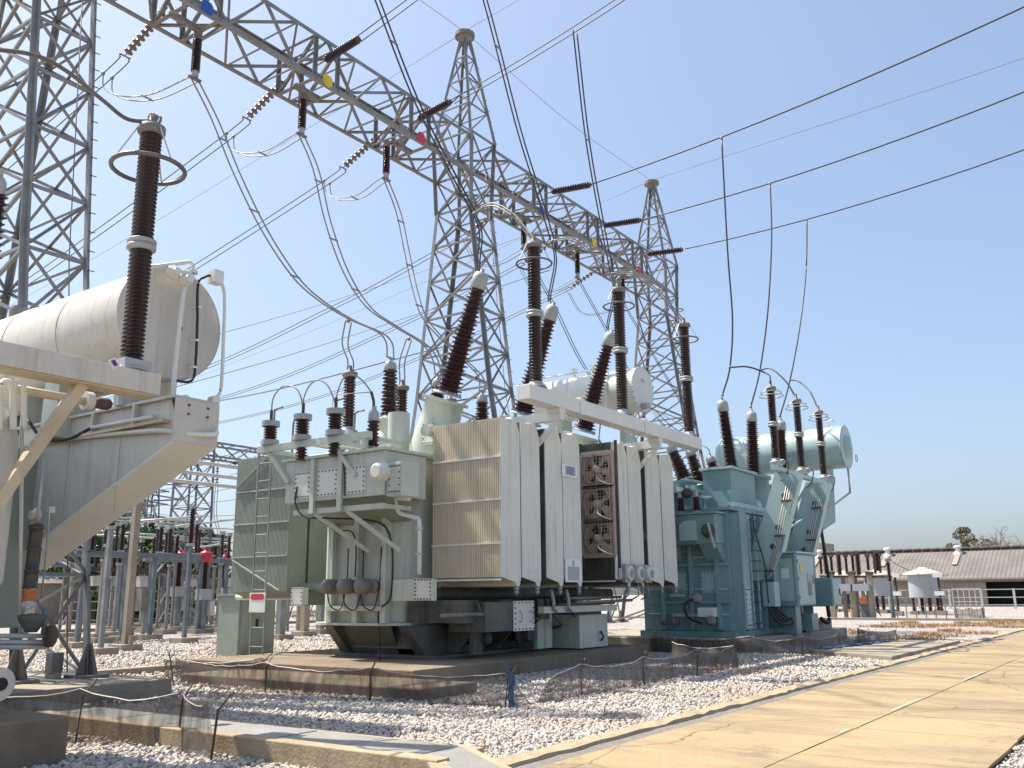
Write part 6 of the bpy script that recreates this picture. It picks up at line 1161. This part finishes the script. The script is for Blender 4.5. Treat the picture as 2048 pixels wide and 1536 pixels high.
# ---- switchgear bay: concrete posts, crossbar and brown insulators
bay = empty('switch_bay', (57, 16, 0), 'outdoor switch bay with pale posts and brown insulators right of the teal transformer', 'switchgear')
for px in (1668, 1710, 1746):
    a = P(px, 1228, 'x', 57); MB().box(56.86, 57.14, a.y - .14, a.y + .14, 0, gz(0, 1148, 57, a.y)).build('post', 'concrete_light', bay); MB().box(56.8, 57.2, a.y - .2, a.y + .2, gz(0, 1150, 57, a.y), gz(0, 1143, 57, a.y)).build('cap', 'rust_dark', bay)
a, b = P(1640, 1153, 'x', 57.2), P(1768, 1153, 'x', 57.2); MB().bar(a, b, .16, .14).build('crossbar', 'rust_dark', bay); MB().bar(a + V((2, 0, 0)), b + V((2, 0, 0)), .16, .12).build('crossbar', 'galv', bay)
for i, (px, x, y0, y1) in enumerate(((1628, 58, 1140, 1112), (1643, 59, 1148, 1118), (1652, 58, 1148, 1118), (1664, 57.2, 1142, 1114), (1680, 57.2, 1150, 1110), (1694, 58, 1148, 1114), (1707, 57.2, 1142, 1112), (1718, 57.2, 1150, 1108), (1737, 57.2, 1140, 1114), (1751, 58, 1148, 1112), (1756, 57.2, 1142, 1106), (1761, 59, 1146, 1112))):
    a = P(px, y0, 'x', x); b = P(px, y1, 'x', x); insul('insulator', a, (a.x, a.y, b.z), .11 if i in (4, 7, 10) else .07, .18 if i in (4, 7, 10) else .115, 11, bay, 'porcelain_red' if i % 3 else 'porcelain', 10); MB().box(b.x - .15, b.x + .15, a.y - .12, a.y + .12, b.z, b.z + .16).build('contact', 'rust_dark', bay)
for px in (1690, 1722): a = P(px, 1180, 'x', 56.7); MB().box(56.4, 57.0, a.y - .5, a.y + .5, gz(0, 1182, 57, a.y), gz(0, 1168, 57, a.y)).build('drive_box', 'tank_grey', bay)
for k in range(3): a = P(1690 + 24 * k, 1200, 'x', 57.5); MB().bar((57.5, a.y - .6, .2), (57.5, a.y + .6, 2.0), .06).build('brace', 'galv', bay); MB().box(57.4, 57.6, a.y - .1, a.y + .1, 0, 2.4).build('leg', 'galv', bay)
a = P(1786, 1225, 'x', 58); mast = empty('arrester_mast', (58, a.y, 0), 'tall thin mast with pale cap left of the free reactor', 'mast'); MB().cyl((58, a.y, 0), (58, a.y, gz(0, 1165, 58, a.y)), .13, 10, .09).build('mast', 'galv_blue', mast); insul('porcelain', (58, a.y, gz(0, 1163, 58, a.y)), (58, a.y, gz(0, 1125, 58, a.y)), .08, .14, 12, mast, 'porcelain_red', 10); MB().ball((58, a.y, gz(0, 1118, 58, a.y)), .2, 10, 8).build('cap', 'metal_cap', mast)
MB().tube(spline([(58, a.y - .15, gz(0, 1118, 58, a.y)), (58, a.y - .5, gz(0, 1130, 58, a.y)), (62, a.y - .9, gz(0, 1150, 62, a.y - .9))], 6), .02, 6).build('lead', 'wire', mast)
a = P(1731, 1202, 'x', 60); ob = empty('motor_cabinet', (60, a.y, 0), 'orange cabinet low in the switch bay', 'cabinet'); MB().box(59.7, 60.3, a.y - .36, a.y + .36, gz(0, 1208, 60, a.y), gz(0, 1195, 60, a.y)).build('housing', 'orange_paint', ob); MB().box(59.8, 60.2, a.y - .3, a.y + .3, 0, gz(0, 1208, 60, a.y) - .003).build('stand', 'galv_blue', ob)
a = P(1707, 1222, 'x', 60.5); MB().lathe((60.5, a.y, 0), (60.5, a.y, 1), [(0, .2), (.5, .2), (.6, .12)], 12).build('drum', 'orange_paint'); bpy.data.objects['drum']["label"] = 'small orange drum on the ground in the switch bay'; bpy.data.objects['drum']["category"] = 'drum'
# ---- low wire fence and net before the reactors
f = empty('wire_fence', (62, 12, 0), 'low wire fence round the reactors beyond the gravel', 'fence')
ya, yb = P(1795, 1232, 'x', 61).y, P(1912, 1228, 'x', 61).y
for k in range(7): y = ya + (yb - ya) * k / 6; MB().bar((61, y, 0), (61, y, 1.25), .06).build('post', 'galv', f)
for z in (.3, .7, 1.2): MB().bar((61, ya, z), (61, yb, z), .03).build('wire', 'wire_light', f)
n_ = net('dark shade net on the ground right of the reactors', [(62.5, P(1910, 1228, 'x', 62.5).y), (60.5, P(1915, 1228, 'x', 60.5).y), (60.2, P(1940, 1228, 'x', 60.2).y), (60.6, P(1966, 1226, 'x', 60.6).y), (63.5, P(1968, 1224, 'x', 63.5).y)], .62)
rl = empty('hoop_railing', (64, 9, 0), 'pale hoop railing behind the dark net at the right', 'railing'); ya, yb = P(1906, 1200, 'x', 66).y, P(1963, 1200, 'x', 66).y
for k in range(6): y = ya + (yb - ya) * k / 5; MB().bar((66, y, 0), (66, y, 1.75), .05).build('post', 'bus_white', rl)
for z in (.9, 1.72): MB().bar((66, ya, z), (66, yb, z), .06).build('rail', 'bus_white', rl)
# ---- trees behind the warehouse
a = P(1940, 1105, 'x', 150); tree('leafy_tree', 'sparse dull green tree above the warehouse roof', 150, a.y, gz(0, 1068, 150, a.y), 3.0, 3.4, 'leaf_dry', 4200, .17, gz(0, 1068, 150, a.y) * .45, 41)
a = P(2010, 1105, 'x', 146); tree('bare_tree', 'leafless tree above the warehouse roof, rightmost', 146, a.y, gz(0, 1066, 146, a.y) * 1.3, 3, 3, None, 0, .2, gz(0, 1066, 146, a.y) * .5, 42, True)
